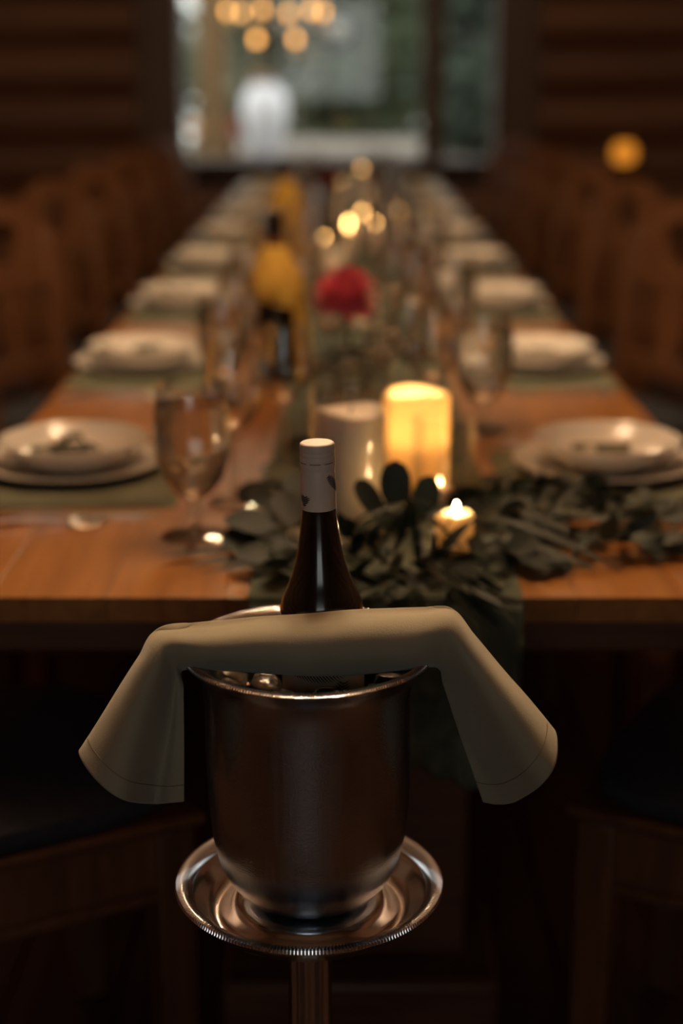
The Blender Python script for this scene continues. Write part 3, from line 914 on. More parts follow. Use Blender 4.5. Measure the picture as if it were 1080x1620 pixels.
# far candles (flame positions measured in the photograph)
FAR = [((550, 357), .086, .022, 'votive'), ((572, 334), .07, .02, 'votive'), ((592, 350), .075, .022, 'votive'), ((511, 373), .07, .022, 'votive'),
       ((630, 330), .08, .022, 'votive'), ((571, 264), .19, .011, 'pillar'), ((537, 286), .15, .011, 'pillar')]
FL = ['brightest short lit candle in the cluster beyond the pink dahlia', 'short lit candle behind the brightest one beyond the pink dahlia', 'short lit candle nearer the amber lamp beside the brightest one',
      'single short lit candle on the bottle side of the bright cluster', 'short lit candle on the amber lamp side, apart from the bright cluster', 'tall thin lit candle in line with the far window sill',
      'tall thin lit candle next to the dark red dahlia']
for (p_, h, r, kind), lab in zip(FAR, FL):
    q = px(p_[0], p_[1], z=TZ + .01 + h + .012)
    pillar(lab, q.x, q.y, r, h, True, well=.004, name='votive_candle' if kind == 'votive' else 'taper_candle', group='lit candles along the far table', flame_s=1.15 if p_ == (550, 357) else (.42 if kind == 'pillar' or p_[0] == 630 else .62))
for i, (x, y) in enumerate(((.05, 3.50), (-.02, 4.25), (.13, 6.9), (.0, 7.5))):
    hurricane('clear hurricane glass on the runner, %s beyond the pink dahlia' % ORD[i], x, y, .045, .16, group='hurricane glasses down the table')
    pillar('ivory pillar candle in a hurricane glass, %s beyond the pink dahlia' % ORD[i], x, y, .035, .08, False, z=TZ + .014, group='pillar candles down the table', flame_s=.5)

# ------------------------------------------------------------------ glassware
def goblet_parts(t, water, fine=1):
    seg = 48 if fine else 24
    add('bowl', MB().lathe([(.004, .046), (.012, .049), (.025, .058), (.038, .077), (.0465, .104), (.0492, .128), (.0482, .155), (.0445, .182), (.0430, .197)], seg), t, mat=M['glass'])
    add('stem', MB().lathe([(.016, .004), (.009, .009), (.0062, .018), (.0056, .028), (.0075, .035), (.0062, .040), (.0075, .045), (.004, .048)], seg // 2), t, mat=M['water'])
    add('foot', MB().lathe([(0, 0), (.041, 0), (.0425, .0015), (.034, .003), (.016, .005), (0, .006)], seg), t, mat=M['glass'])
    if water:
        add('water', MB().lathe([(0, .0485), (.0115, .0500), (.0245, .0590), (.0372, .0778), (.0456, .104), (.0483, .128), (.0474, .155), (.0452, .1725), (0, .1720)], seg), t, mat=M['water'])
def wine_parts(t, fine=1):
    seg = 40 if fine else 24
    add('bowl', MB().lathe([(.003, .098), (.012, .101), (.024, .110), (.035, .126), (.0405, .146), (.0405, .165), (.0365, .190), (.0325, .215)], seg), t, mat=M['glass'])
    add('stem', MB().lathe([(.010, .004), (.0045, .012), (.0036, .04), (.0036, .085), (.006, .095), (.003, .100)], 16), t, mat=M['water'])
    add('foot', MB().lathe([(0, 0), (.034, 0), (.035, .0012), (.02, .003), (.008, .006), (0, .007)], seg), t, mat=M['glass'])
gob0 = None; wine0 = None
def goblet(x, y, lab, group):
    global gob0
    if gob0 is None:
        gob0 = thing('water_goblet', lab, 'glass', (x, y, TZ), group=group); goblet_parts(gob0, True); return gob0
    return dup(gob0, (x, y, TZ), random.uniform(0, 6), lab, group)
def wineglass(x, y, lab, group, z=TZ + .006):
    global wine0
    if wine0 is None:
        wine0 = thing('wine_glass', lab, 'glass', (x, y, z), group=group); wine_parts(wine0); return wine0
    return dup(wine0, (x, y, z), random.uniform(0, 6), lab, group)
gp = px(308, 848, z=TZ)
goblet(gp.x, gp.y, 'water goblet, first from the wine bucket across from the amber lamp side', 'water goblets')
for k in range(8):
    for s in (-1, 1):
        if not (k == 0 and s == -1):
            dy = -.30 if s < 0 else .30
            goblet(s * (.205 if s < 0 else .235) + random.uniform(-.015, .015), PY[k] + dy, 'water goblet, %s from the wine bucket %s' % (ORD[k], SIDE[s]), 'water goblets')
        if s < 0: xx, yy = (-.140, PY[k] - .155) if k != 1 else (-.192, 2.765)
        else: xx, yy = .150, PY[k] + .20
        w = wineglass(xx + random.uniform(-.01, .01), yy + random.uniform(-.02, .02), 'outer empty wine glass, %s from the wine bucket %s' % (ORD[k], SIDE[s]), 'wine glasses beside the goblets')
        if k in (0, 1, 2, 4):
            wineglass(s * .083 + (.0 if s < 0 else .03), PY[k] + ((.02 if k != 1 else .10) if s < 0 else .34), 'inner empty wine glass, %s from the wine bucket %s' % (['first', 'second', 'third', '', 'fourth'][k], 'across from the amber lamp side' if s < 0 else 'on the amber lamp side'), 'wine glasses near the middle')

# ------------------------------------------------------------------ place settings
def plate_mesh(R):
    return MB().lathe([(0, .004), (R * .6, .004), (R * .66, .0055), (R * .72, .010), (R * .97, .017), (R, .019), (R * .995, .0205), (R * .96, .0195), (R * .72, .0135), (R * .64, .008), (0, .0075)], 64).mesh('dinner_plate', M['china'])
def bowl_mesh(R):
    return MB().lathe([(0, 0), (R * .52, 0), (R * .56, .004), (R * .78, .014), (R * .93, .030), (R * .985, .040), (R, .0425), (R * .985, .0435), (R * .95, .040), (R * .88, .030), (R * .72, .017), (R * .5, .009), (0, .008)], 64).mesh('bowl', M['china'])
PLATE = plate_mesh(.134); BOWL = bowl_mesh(.108)
def cloth_pad(w, d, seed):
    m = MB(); rows = []
    nx, ny = 24, 24
    for lay, zz in ((0, .0005), (1, .009)):
        rr = []
        for i in range(ny + 1):
            row = []
            for j in range(nx + 1):
                u = j / nx * 2 - 1; v = i / ny * 2 - 1
                e = max(abs(u), abs(v))
                z = zz if lay == 0 else .0005 + .0105 * (1 - max(0, (e - .93) / .07) ** 2) + .0012 * mnoise.noise(Vector((u * 2 + seed, v * 2, 0)))
                row.append((u * w / 2 * (1 + .01 * mnoise.noise(Vector((v * 2, seed, 0)))), v * d / 2, z))
            rr.append(row)
        m.grid(rr)
    return m.mesh('place_napkin', M['sage'])
PADS = [cloth_pad(.295, .31, s) for s in (1.3, 8.4)]
def knife_mesh():
    m = MB(); rows = []
    for y, w, th in ((-.115, .006, .004), (-.11, .0085, .006), (-.06, .0075, .006), (-.01, .006, .005), (0, .0055, .004), (.01, .009, .002), (.06, .0095, .0016), (.10, .008, .0014), (.118, .003, .001)):
        rows.append([(-w, y, 0), (w, y, 0), (w, y, th), (-w, y, th)])
    m.grid(rows, close=True)
    return m.mesh('table_knife', M['steel'])
def handle_rows(rows, y0, y1):
    for i in range(8):
        f = i / 7; y = y0 + (y1 - y0) * f
        w = .0085 * (1 - f) ** 1.2 + .0032; z = .004 + .008 * math.sin(PI * f) * .6
        rows.append([(-w, y, z), (w, y, z), (w, y, z + .0022), (-w, y, z + .0022)])
def spoon_mesh():
    m = MB(); rows = []
    handle_rows(rows, -.105, .045)
    for i in range(1, 9):
        f = i / 8; y = .045 + .055 * f
        w = .0205 * math.sqrt(max(.0, 1 - (2 * f - 1) ** 2)) + (.003 if f < .5 else .0005)
        dz = -.006 * math.sin(PI * f) + .005
        rows.append([(-w, y, dz + .004), (w, y, dz + .004), (w * .9, y, dz + .0055), (-w * .9, y, dz + .0055)])
    m.grid(rows, close=True)
    return m.mesh('spoon', M['steel'])
def fork_mesh():
    m = MB(); rows = []
    handle_rows(rows, -.10, .035)
    for y, w, z in ((.04, .006, .004), (.048, .011, .003), (.06, .0125, .002)):
        rows.append([(-w, y, z), (w, y, z), (w, y, z + .002), (-w, y, z + .002)])
    m.grid(rows, close=True)
    for k in range(4):
        x = -.0105 + .007 * k
        m.grid([[(x - .002, y, z), (x + .002, y, z), (x + .002, y, z + .002), (x - .002, y, z + .002)] for y, z in ((.058, .002), (.08, .004), (.105, .010))], close=True)
    return m.mesh('fork', M['steel'])
KN, SP, FK = knife_mesh(), spoon_mesh(), fork_mesh()
sal_leaf = MB().grid([[(-.008 + .016 * j / 4, (-.5 + i / 4) * .03, .004 * math.sin(PI * i / 4) + .004 * abs(j - 2) / 2) for j in range(5)] for i in range(5)]).mesh('herb_leaf', M['salad'])
for k in range(8):
    for s in (-1, 1):
        x = -.392 if s < 0 else .383
        y = PY[k]
        sd = SIDE[s]
        wh = '%s from the wine bucket %s' % (ORD[k], sd)
        tag(add('place_napkin', PADS[(k + (s > 0)) % 2], loc=(s * .374, y - .015, TZ + .0005), rot=(0, 0, random.uniform(-.03, .03))), 'folded sage cloth under plate, ' + wh, 'napkin', 'sage cloths under the plates')
        pz = TZ + .0125
        tag(add('dinner_plate', PLATE, loc=(x, y, pz - .003)), 'wide white dinner plate, ' + wh, 'plate', 'dinner plates')
        tag(add('soup_bowl', BOWL, loc=(x + .003, y, pz + .0055)), 'white rimmed bowl on plate, ' + wh, 'bowl', 'bowls on the plates')
        bz = pz + .0145
        if s < 0:
            t = thing('herb_garnish', 'dark herbs in the bowl, ' + wh, 'garnish', (x - .01, y, bz), group='herbs in the bowls')
            rnd = random.Random(k)
            for q in range(16 if k < 3 else 6):
                add('herb_leaf', sal_leaf, t, loc=(rnd.gauss(0, .022), rnd.gauss(0, .016), rnd.uniform(.003, .022)), rot=(rnd.uniform(-.6, .6), rnd.uniform(-.6, .6), rnd.uniform(0, 6)))
        else:
            t = thing('place_card', 'sage card in the bowl, ' + wh, 'card', (x - .005, y - .01, bz), group='cards in the bowls')
            add('card_sheet', MB().box(-.042, .042, -.004, .004, 0, .026), t, rot=(-.5, 0, .05), mat=M['card'], bevel=.001)
            add('seal', MB().lathe([(0, -.002), (.007, -.002), (.008, 0), (.006, .002), (0, .003)], 16), t, loc=(-.02, -.018, .021), rot=(1.0, 0, 0), mat=M['white_petal'])
        near_y = y - .185
        far_y = y + .185
        rz = -PI / 2 if s < 0 else PI / 2
        if s < 0:
            tag(add('table_knife', KN, loc=(x + .03, y - .205, TZ + .0005), rot=(0, 0, rz)), 'steel table knife, ' + wh, 'knife', 'table knives')
            tag(add('spoon', SP, loc=(x - .015, y - .245, TZ - .002 + .0005), rot=(0, 0, rz + .04)), 'steel spoon, ' + wh, 'spoon', 'spoons')
            tag(add('fork', FK, loc=(x, y + .20, TZ - .001), rot=(0, 0, rz)), 'steel fork, ' + wh, 'fork', 'forks')
        else:
            tag(add('table_knife', KN, loc=(x - .02, y + .205, TZ + .0005), rot=(0, 0, rz)), 'steel table knife, ' + wh, 'knife', 'table knives')
            tag(add('fork', FK, loc=(x + .02, y - .20, TZ - .001), rot=(0, 0, rz)), 'steel fork, ' + wh, 'fork', 'forks')

# ------------------------------------------------------------------ greenery
def leaf_mesh(name, L, Wd, mat, shape='lance', bend=.15, fold=.25, nu=10):
    m = MB(); rows = []
    for i in range(nu + 1):
        f = i / nu
        if shape == 'lance': w = Wd * (math.sin(PI * f ** .8)) ** .9 * .5
        else: w = Wd * .5 * math.sqrt(max(0, 1 - (2 * f - 1) ** 2)) ** .85
        w = max(w, .0004)
        x = L * f; z = -bend * L * f * f
        rows.append([(x, w * q, z + fold * w * abs(q)) for q in (-1, -.5, 0, .5, 1)])
    m.grid(rows)
    return m.mesh(name, mat, 60)
LV = {
    'willow': [leaf_mesh('leaf', 1, .15, M['leaf'], 'lance', b, .3) for b in (.10, .28, .45)],
    'euc': [leaf_mesh('leaf', 1, .80, M['euc'], 'round', b, .12) for b in (.05, .15)],
    'pale': [leaf_mesh('leaf', 1, .24, M['pale'], 'lance', b, .2) for b in (.05, .2)],
    'ovate': [leaf_mesh('leaf', 1, .42, M['leaf'], 'lance', b, .25) for b in (.1, .25)],
}
def place_leaf(parent, kind, base, tip, up=Vector((0, 0, 1)), wscale=1.0, var=None):
    d = tip - base
    L = d.length
    x = d.normalized()
    if abs(x.dot(up)) > .97: up = Vector((0, -1, .2))
    y = up.cross(x).normalized(); z = x.cross(y)
    me = random.choice(LV[kind]) if var is None else LV[kind][var]
    mat = Matrix((x * L, y * L * wscale, z * L)).transposed().to_4x4()
    mat.translation = base
    o = bpy.data.objects.new('leaf', me); COL.objects.link(o)
    o.parent = parent
    o.matrix_parent_inverse = Matrix.Identity(4)
    o.matrix_basis = Matrix.Translation(-Vector(parent.location)) @ mat
    return o
def sprig(name, label, pts, kind, n, size, seed, group=None, spread=.9, upb=.35, r=.0016, floor_z=TZ + .005):
    """stem through pts (world) with alternate leaves"""
    rnd = random.Random(seed)
    pts = [Vector(p) for p in pts]
    t = thing(name, label, 'greenery', pts[0], group=group)
    add('stem', MB().tube([tuple(cr(pts, i / 12 * (len(pts) - 1)) - pts[0]) for i in range(13)], [r * (1 - .05 * i) for i in range(13)], 6), t, mat=M['stem'])
    for i in range(n):
        f = (.08 + .92 * i / max(1, n - 1)) * (len(pts) - 1)
        p = cr(pts, min(f, len(pts) - 1.001))
        tg = (cr(pts, min(f + .05, len(pts) - 1.0)) - cr(pts, max(f - .05, 0))).normalized()
        side = tg.cross(Vector((0, 0, 1)))
        if side.length < .1: side = Vector((1, 0, 0))
        side.normalize()
        sg = 1 if i % 2 else -1
        d = (tg * rnd.uniform(.4, 1) + side * sg * spread * rnd.uniform(.6, 1.1) + Vector((0, 0, 1)) * rnd.uniform(-.15, 1) * upb)
        if i == n - 1: d = tg
        L = size * rnd.uniform(.7, 1.15)
        tip = p + d.normalized() * L
        if tip.y > TY0 and tip.z < floor_z: tip.z = floor_z + rnd.uniform(0, .006)
        place_leaf(t, kind, p, tip, Vector((rnd.gauss(0, .4), rnd.gauss(0, .4) - .3, 1)))
    return t
def hero(name, label, root, leaves, group=None):
    """sprig whose leaves are read from the photo: (kind, (px,py,Y)base, (px,py,Y)tip, width scale)"""
    r0 = px(root[0], root[1], Y=root[2])
    t = thing(name, label, 'greenery', r0, group=group)
    for kind, b, tp_, ws in leaves:
        B = px(b[0], b[1], Y=b[2]); T = px(tp_[0], tp_[1], Y=tp_[2])
        lying = T.y > TY0 + .01
        if lying:
            B.z = max(B.z, TZ + .008); T.z = max(T.z, TZ + .006 + (.1 * (T - B).length if kind == 'willow' else .004))
        if (B - r0).length > .004:
            mid = (B + r0) / 2 + Vector((0, 0, .004))
            add('stem', MB().tube([(0, 0, 0), tuple(mid - r0), tuple(B - r0)], .0012, 5), t, mat=M['stem'])
        place_leaf(t, kind, B, T, Vector((0, -.8, 1)) if T.z > TZ + .05 or not lying else Vector((0, -.25, 1)), ws, 0 if lying else None)
    return t

hero('eucalyptus_sprig', 'eucalyptus sprig with two upright rounded leaves in front of the glowing candle', (648, 835, 1.70), [
    ('euc', (625, 800, 1.70), (625, 728, 1.705), .85), ('euc', (668, 822, 1.69), (680, 752, 1.70), .75),
    ('euc', (600, 815, 1.69), (565, 758, 1.70), .7), ('euc', (640, 850, 1.68), (588, 800, 1.69), .6)])
hero('willow_sprig', 'narrow leaved willow sprig fanning out in front of the votive candle', (648, 800, 1.685), [
    ('willow', (645, 800, 1.68), (548, 862, 1.665), .9), ('willow', (640, 806, 1.68), (575, 848, 1.66), .9), ('willow', (650, 802, 1.68), (588, 872, 1.66), .8),
    ('willow', (655, 800, 1.68), (742, 868, 1.665), .7), ('willow', (655, 812, 1.68), (664, 912, 1.655), 1.0), ('willow', (648, 808, 1.68), (620, 880, 1.655), .9),
    ('willow', (638, 795, 1.68), (560, 818, 1.66), .9), ('willow', (652, 790, 1.685), (700, 800, 1.69), 1.0)])
hero('willow_sprig', 'long leaved willow sprig drooping over the table end onto the runner', (660, 885, 1.655), [
    ('willow', (672, 892, 1.645), (800, 962, 1.588), .8), ('willow', (690, 885, 1.645), (826, 985, 1.585), .8), ('willow', (700, 905, 1.63), (815, 1008, 1.580), .75),
    ('willow', (705, 925, 1.61), (803, 1022, 1.578), .9), ('willow', (690, 915, 1.62), (770, 1000, 1.578), 1.0), ('willow', (715, 895, 1.64), (826, 935, 1.600), .9)])
hero('willow_sprig', 'long leaved willow sprig lying across the bare table corner', (745, 830, 1.80), [
    ('willow', (760, 815, 1.80), (975, 905, 1.70), .62), ('willow', (790, 800, 1.83), (985, 890, 1.73), .6), ('willow', (752, 845, 1.77), (950, 918, 1.685), .65),
    ('willow', (748, 868, 1.74), (905, 918, 1.68), .7), ('willow', (770, 850, 1.76), (880, 905, 1.69), .8), ('pale', (850, 800, 1.84), (948, 815, 1.82), .9),
    ('willow', (850, 830, 1.80), (932, 738, 1.84), .8), ('willow', (868, 795, 1.83), (930, 755, 1.86), .8), ('willow', (780, 880, 1.72), (860, 915, 1.68), .9)])
hero('eucalyptus_sprig', 'broad leaved eucalyptus sprig between the bottle and the water goblet', (470, 850, 1.78), [
    ('euc', (440, 835, 1.76), (355, 815, 1.78), .95), ('euc', (452, 800, 1.79), (400, 785, 1.82), .7), ('pale', (480, 752, 1.92), (415, 740, 1.94), 2.2),
    ('euc', (470, 830, 1.76), (440, 775, 1.80), .8), ('euc', (465, 860, 1.74), (425, 880, 1.70), .7), ('euc', (480, 800, 1.80), (462, 745, 1.84), .8)])
hero('willow_sprig', 'dark slender sprig lying on the bare table before the goblet', (410, 872, 1.76), [
    ('willow', (395, 872, 1.76), (250, 893, 1.74), .75), ('willow', (400, 880, 1.74), (298, 908, 1.70), 1.0), ('willow', (405, 862, 1.78), (330, 872, 1.77), .8),
    ('willow', (415, 885, 1.73), (345, 912, 1.69), .9), ('willow', (420, 850, 1.79), (360, 850, 1.81), .8)])

rnd = random.Random(5)
def P3(x, y, z=TZ): return px(x, y, z=z)
# mound of foliage between bottle and votive
MND = [((600, 905), (640, 850), (660, 830)), ((640, 925), (600, 880), (575, 850)), ((660, 915), (690, 880), (700, 850)), ((620, 915), (610, 940), (600, 950)), ((650, 900), (650, 930), (640, 955)),
       ((690, 905), (720, 925), (745, 945)), ((600, 880), (560, 900), (545, 925)), ((570, 900), (555, 860), (560, 840)), ((655, 880), (700, 895), (725, 905))]
MNL = ['narrow leaved sprig at the heart of the mound, under the upright eucalyptus leaves', 'small leaved sprig reaching from the mound towards the tall hurricane glass', 'narrow leaved sprig between the mound and the votive candle',
       'narrow leaved sprig spilling over the table end beside the wine bottle', 'small leaved sprig spilling over the table end above the bucket rim', 'narrow leaved sprig lying under the drooping willow on the runner',
       'narrow leaved sprig of the mound touching the wine bottle shoulder', 'small leaved sprig between the wine bottle and the tall hurricane glass', 'narrow leaved sprig just in front of the gold candle dish']
for i, tr in enumerate(MND):
    zz = [TZ + .012, TZ + .035, TZ + .045]
    pts = [px(p[0], p[1], Y=1.69 - .012 * j - (.05 if p[1] > 920 else 0)) for j, p in enumerate(tr)]
    for p in pts:
        if p.y > TY0 - .002 and p.z < TZ + .012: p.z = TZ + .012
    sprig('leafy_sprig', MNL[i], pts, 'ovate' if i % 3 == 1 else 'willow', 9, .038 if i % 3 == 1 else .062, 50 + i, 'sprigs in the mound beside the bottle', upb=.6)
# hedge of small leaves towards the right hand plate
RT = [((770, 800), (850, 800), (930, 800)), ((850, 830), (930, 820), (1010, 815)), ((930, 815), (1000, 810), (1075, 800)), ((900, 850), (960, 855), (1030, 860)), ((980, 800), (1040, 820), (1090, 850)),
      ((800, 780), (870, 770), (930, 790)), ((740, 770), (790, 770), (850, 785)), ((860, 800), (900, 785), (935, 760)), ((940, 830), (1000, 850), (1050, 865))]
RTL = ['dark small leaved sprig running from the short hurricane glass along the plate', 'dark small leaved sprig in front of the pad under the plate with the card', 'dark small leaved sprig reaching the table side by the fork',
       'dark small leaved sprig lying lowest on the bare wood by the plate', 'dark small leaved sprig bending off towards the table side', 'dark small leaved sprig tucked against the front of the plate with the card',
       'dark small leaved sprig behind the votive candle beside the short hurricane glass', 'dark small leaved sprig standing up before the bowl with the card', 'dark small leaved sprig trailing off at the tip of the greenery']
for i, tr in enumerate(RT):
    pts = [px(p[0], p[1], z=TZ + .012 + .016 * (j == 1)) for j, p in enumerate(tr)]
    sprig('leafy_sprig', RTL[i], pts, 'ovate', 13, .050, 80 + i, 'sprigs trailing to the plate with the card', upb=.9)
LT = [((480, 905), (440, 890), (400, 870)), ((490, 880), (460, 830), (445, 790)), ((470, 840), (420, 850), (380, 845)), ((500, 800), (470, 760), (440, 730)), ((460, 770), (430, 780), (405, 775))]
LTL = ['round leaved sprig on the runner edge beside the wine bottle shoulder', 'small leaved sprig standing behind the wine bottle neck', 'round leaved sprig pointing at the foot of the water goblet', 'small leaved sprig beside the tall hurricane glass on the goblet side',
       'round leaved sprig under the wine glass beside the water goblet']
for i, tr in enumerate(LT):
    pts = [px(p[0], p[1], z=TZ + .012 + .014 * (j == 1)) for j, p in enumerate(tr)]
    sprig('eucalyptus_sprig', LTL[i], pts, 'euc' if i % 2 == 0 else 'ovate', 8, .042, 110 + i, 'eucalyptus sprigs beside the goblet', upb=.4)
CT = [((735, 790), (780, 812), (830, 838)), ((752, 832), (795, 848), (840, 858)), ((765, 862), (805, 874), (850, 888)), ((725, 775), (765, 792), (810, 800)), ((785, 815), (830, 822), (880, 842))]
CTL = ['dusky broad leaved sprig between the votive candle and the plate with the card', 'dusky small leaved sprig in front of the short hurricane glass', 'dusky broad leaved sprig on the runner edge above the bare table corner',
       'dusky small leaved sprig against the foot of the short hurricane glass', 'dusky broad leaved sprig under the pale leaf near the plate with the card']
for i, tr in enumerate(CT):
    pts = [px(p[0], p[1], z=TZ + .012 + .016 * (j == 1)) for j, p in enumerate(tr)]
    sprig('eucalyptus_sprig', CTL[i], pts, 'euc' if i % 2 == 0 else 'ovate', 9, .05, 140 + i, 'sprigs between votive and plate', upb=.6)
# garland going on down the runner
for i in range(26):
    y = 2.05 + i * .205
    sg = 1 if i % 2 else -1
    cx = .04 + sg * .03
    pts = [(cx, y, TZ + .012), (cx + sg * .04, y + .07, TZ + .035), (cx + sg * .06 + rnd.uniform(-.02, .02), y + .15, TZ + .03)]
    sprig('garland_sprig', '%s garland sprig level with the %s plate %s' % (['round leaved', 'narrow leaved', 'small leaved', 'pale leaved'][i % 4], ORD[min(range(8), key=lambda k: abs(PY[k] - y - .08))], SIDE[sg]), pts, ['euc', 'willow', 'ovate', 'pale'][i % 4], 9, [.045, .08, .045, .06][i % 4], 200 + i, 'garland sprigs down the table', upb=.7)
# small white blooms tucked in the greenery beside the bottle
def rose(name, label, c, r, mat, n=14, group=None, cat='flower'):
    t = thing(name, label, cat, c, group=group)
    add('bloom_heart', MB().lathe([(0, -r * .5), (r * .35, -r * .3), (r * .5, 0), (r * .35, r * .35), (0, r * .45)], 14), t, mat=mat)
    me = MB().grid([[((i / 4 - .5) * r * 1.1 * math.cos((j / 4) * .3), r * .45 + r * .3 * math.sin(j / 4 * 1.9), -r * .35 + j / 4 * r) for i in range(5)] for j in range(5)]).mesh('petal', mat, 60)
    for i in range(n):
        add('petal', me, t, rot=(random.uniform(-.3, .25) - (.35 if i >= n // 2 else 0), 0, i * 2.4))
    return t
c = px(545, 862, Y=1.70); rose('white_bloom', 'small white bloom half hidden in the leaves beside the bottle', c, .014, M['white_petal'])
c = px(470, 850, Y=1.72); rose('white_bloom', 'small white bloom by the bottle neck on the goblet side', c, .012, M['white_petal'])

# ------------------------------------------------------------------ flowers and bottles down the middle
def bud_vase(x, y, label, h=.12):
    t = thing('bud_vase', label, 'vase', (x, y, TZ + .010))
    add('vase_body', MB().lathe([(0, 0), (.03, 0), (.034, .006), (.036, h * .5), (.028, h * .75), (.018, h * .88), (.020, h), (.016, h), (.015, h * .88), (.025, h * .7), (.032, h * .45), (.03, .01), (0, .01)], 32), t, mat=M['glass'])
    add('vase_water', MB().lathe([(0, .011), (.029, .011), (.031, h * .45), (0, h * .45)], 24), t, mat=M['water'])
    return t
def dahlia(label, c, R, base, mat, name='dahlia', n=110):
    t = thing(name, label, 'flower', base)
    C = Vector(c) - Vector(base)
    add('stem', MB().tube([(0, 0, 0), tuple(C * .5 + Vector((.004, 0, 0))), tuple(C - Vector((0, 0, .02)))], .003, 6), t, mat=M['stem'])
    add('heart', MB().lathe([(0, -R * .35), (R * .3, -R * .3), (R * .55, -.0), (R * .45, R * .35), (0, R * .5)], 20), t, loc=C, mat=mat)
    me = MB().grid([[((j - 2) / 2 * .17 * R * math.sin(PI * (.15 + .8 * i / 6)), R * (.25 + .75 * i / 6), R * .08 * abs(j - 2) / 2 + R * .10 * (i / 6) ** 2) for j in range(5)] for i in range(7)]).mesh('petal', mat, 60)
    for i in range(n):
        f = i / (n - 1)
        el = -1.0 + 2.4 * f
        s = 1.0 - .25 * f
        o = add('petal', me, t, loc=C + Vector((0, 0, -R * .05)))
        o.rotation_mode = 'XYZ'
        o.rotation_euler = (el, 0, i * 2.39996)
        o.scale = (s, s, s)
    return t
dc = px(547, 463, Y=2.47)
VX = dc.x + .01
bud_vase(VX, 2.48, 'clear glass bud vase holding the pink dahlia', .12)
d = dahlia('large round pink dahlia standing tall behind the hurricane glass', dc, .060, (VX, 2.48, TZ + .022), M['pink'])
wc = px(521, 514, Y=2.42)
rose('white_rose', 'small white rose just below the pink dahlia', wc, .023, M['white_petal'])
bb = [((580, 545), 2.44), ((605, 560), 2.45), ((560, 575), 2.43), ((630, 545), 2.47), ((595, 525), 2.46)]
bloss = MB().lathe([(0, -.005), (.005, -.003), (.0065, .001), (.004, .004), (0, .005)], 8).mesh('blossom', M['white_petal'])
for i, (p_, Y) in enumerate(bb):
    top = px(p_[0], p_[1], Y=Y)
    base = Vector((VX, 2.48, TZ + .10))
    t = thing('gypsophila_sprig', "spray of tiny white baby's breath below the pink dahlia", 'flowers', base, group='white sprays below the pink dahlia')
    rr = random.Random(i)
    add('stem', MB().tube([(0, 0, 0), tuple((top - base) * .6 + Vector((0, 0, .01))), tuple(top - base)], .0012, 5), t, mat=M['stem'])
    for q in range(11):
        e = top - base + Vector((rr.gauss(0, .018), rr.gauss(0, .015), rr.gauss(0, .014)))
        add('twig', MB().tube([tuple((top - base) * .8), tuple(e)], .0005, 4), t, mat=M['stem'])
        add('blossom', bloss, t, loc=e)
for i, (x, y, Y) in enumerate(((640, 520, 2.52), (600, 590, 2.42), (575, 560, 2.46), (660, 560, 2.5), (545, 560, 2.45))):
    b0 = Vector((VX, 2.48, TZ + .11)); e = px(x, y, Y=Y)
    sprig('bouquet_leaf_sprig', 'dark leafy sprig in the bud vase of the pink dahlia', [b0, (b0 + e) / 2 + Vector((0, 0, .01)), e], 'ovate', 7, .04, 300 + i, 'leaf sprigs with the pink dahlia')

def cloth_bottle(x, y, labb, labc, tall=1.0, turn=0.0):
    t = thing('wine_bottle', labb, 'bottle', (x, y, TZ + .008))
    pr = [(0, .01), (.03, 0), (.0375, .005), (.0375, .17), (.035, .195), (.026, .22), (.016, .245), (.0145, .30), (.0145, .31), (0, .31)]
    add('bottle_glass', MB().lathe(pr, 40), t, mat=M['bottle'])
    add('cap', MB().lathe([(.0148, .262), (.0155, .263), (.0155, .314), (.014, .316), (0, .316)], 24), t, mat=pm('black_foil', (.015, .012, .012), rough=.4) if 'black_foil' not in bpy.data.materials else bpy.data.materials['black_foil'])
    add('neck_band', MB().lathe([(.0156, .258), (.0162, .259), (.0162, .266), (.0156, .267)], 24), t, mat=M['pink'] if False else pm('copper_foil', (.20, .07, .03), rough=.4) if 'copper_foil' not in bpy.data.materials else bpy.data.materials['copper_foil'])
    # cloth wrapped over the shoulder and down one side
    c = thing('wrapped_napkin', labc, 'napkin', (x, y, TZ + .008), rz=turn)
    rows = []
    for i in range(29):
        f = i / 28
        z = .252 - .242 * f
        row = []
        for j in range(49):
            a = -PI + 2 * PI * j / 48
            # full wrap at the shoulder, only the +x side further down
            low = max(0, min(1, (f - .36) / .10))
            half = PI * (1 - low) + 1.15 * low
            aa = a / PI * half + .25 * low
            rb_ = .0185 + (.052 - .0185) * min(1, f / .30) ** .8 if f < .3 else .052
            rb_ += .004 * math.sin(aa * 7 + f * 2) * min(1, f * 3) + .022 * max(0, f - .3) * (math.cos(aa) > 0) * max(0, math.cos(aa))
            row.append((rb_ * math.cos(aa), rb_ * math.sin(aa), z))
        rows.append(row)
    add('napkin_cloth', MB().grid(rows), c, mat=M['mustard'], solid=.0016)
mb_ = px(437, 600, Y=2.87)
cloth_bottle(mb_.x, 2.87, 'dark wine bottle with black cap wrapped in a mustard napkin, nearer the pink dahlia', 'mustard napkin wrapped around the bottle nearer the pink dahlia', turn=.0)
m2 = px(452, 330, Y=4.75)
cloth_bottle(m2.x, 4.75, 'dark wine bottle in a mustard napkin halfway down the table', 'mustard napkin wrapped around the bottle halfway down the table', turn=-.7)
rc = px(520, 287, Y=5.55)
bud_vase(rc.x, 5.58, 'clear glass bud vase holding the dark red dahlia', .12)
dahlia('dark red dahlia halfway down the table in line with the far sill', rc, .055, (rc.x, 5.58, TZ + .022), M['darkred'], n=70)
yc = px(470, 300, Y=6.3)
bud_vase(yc.x, 6.3, 'clear glass bud vase holding the yellow dahlia', .12)
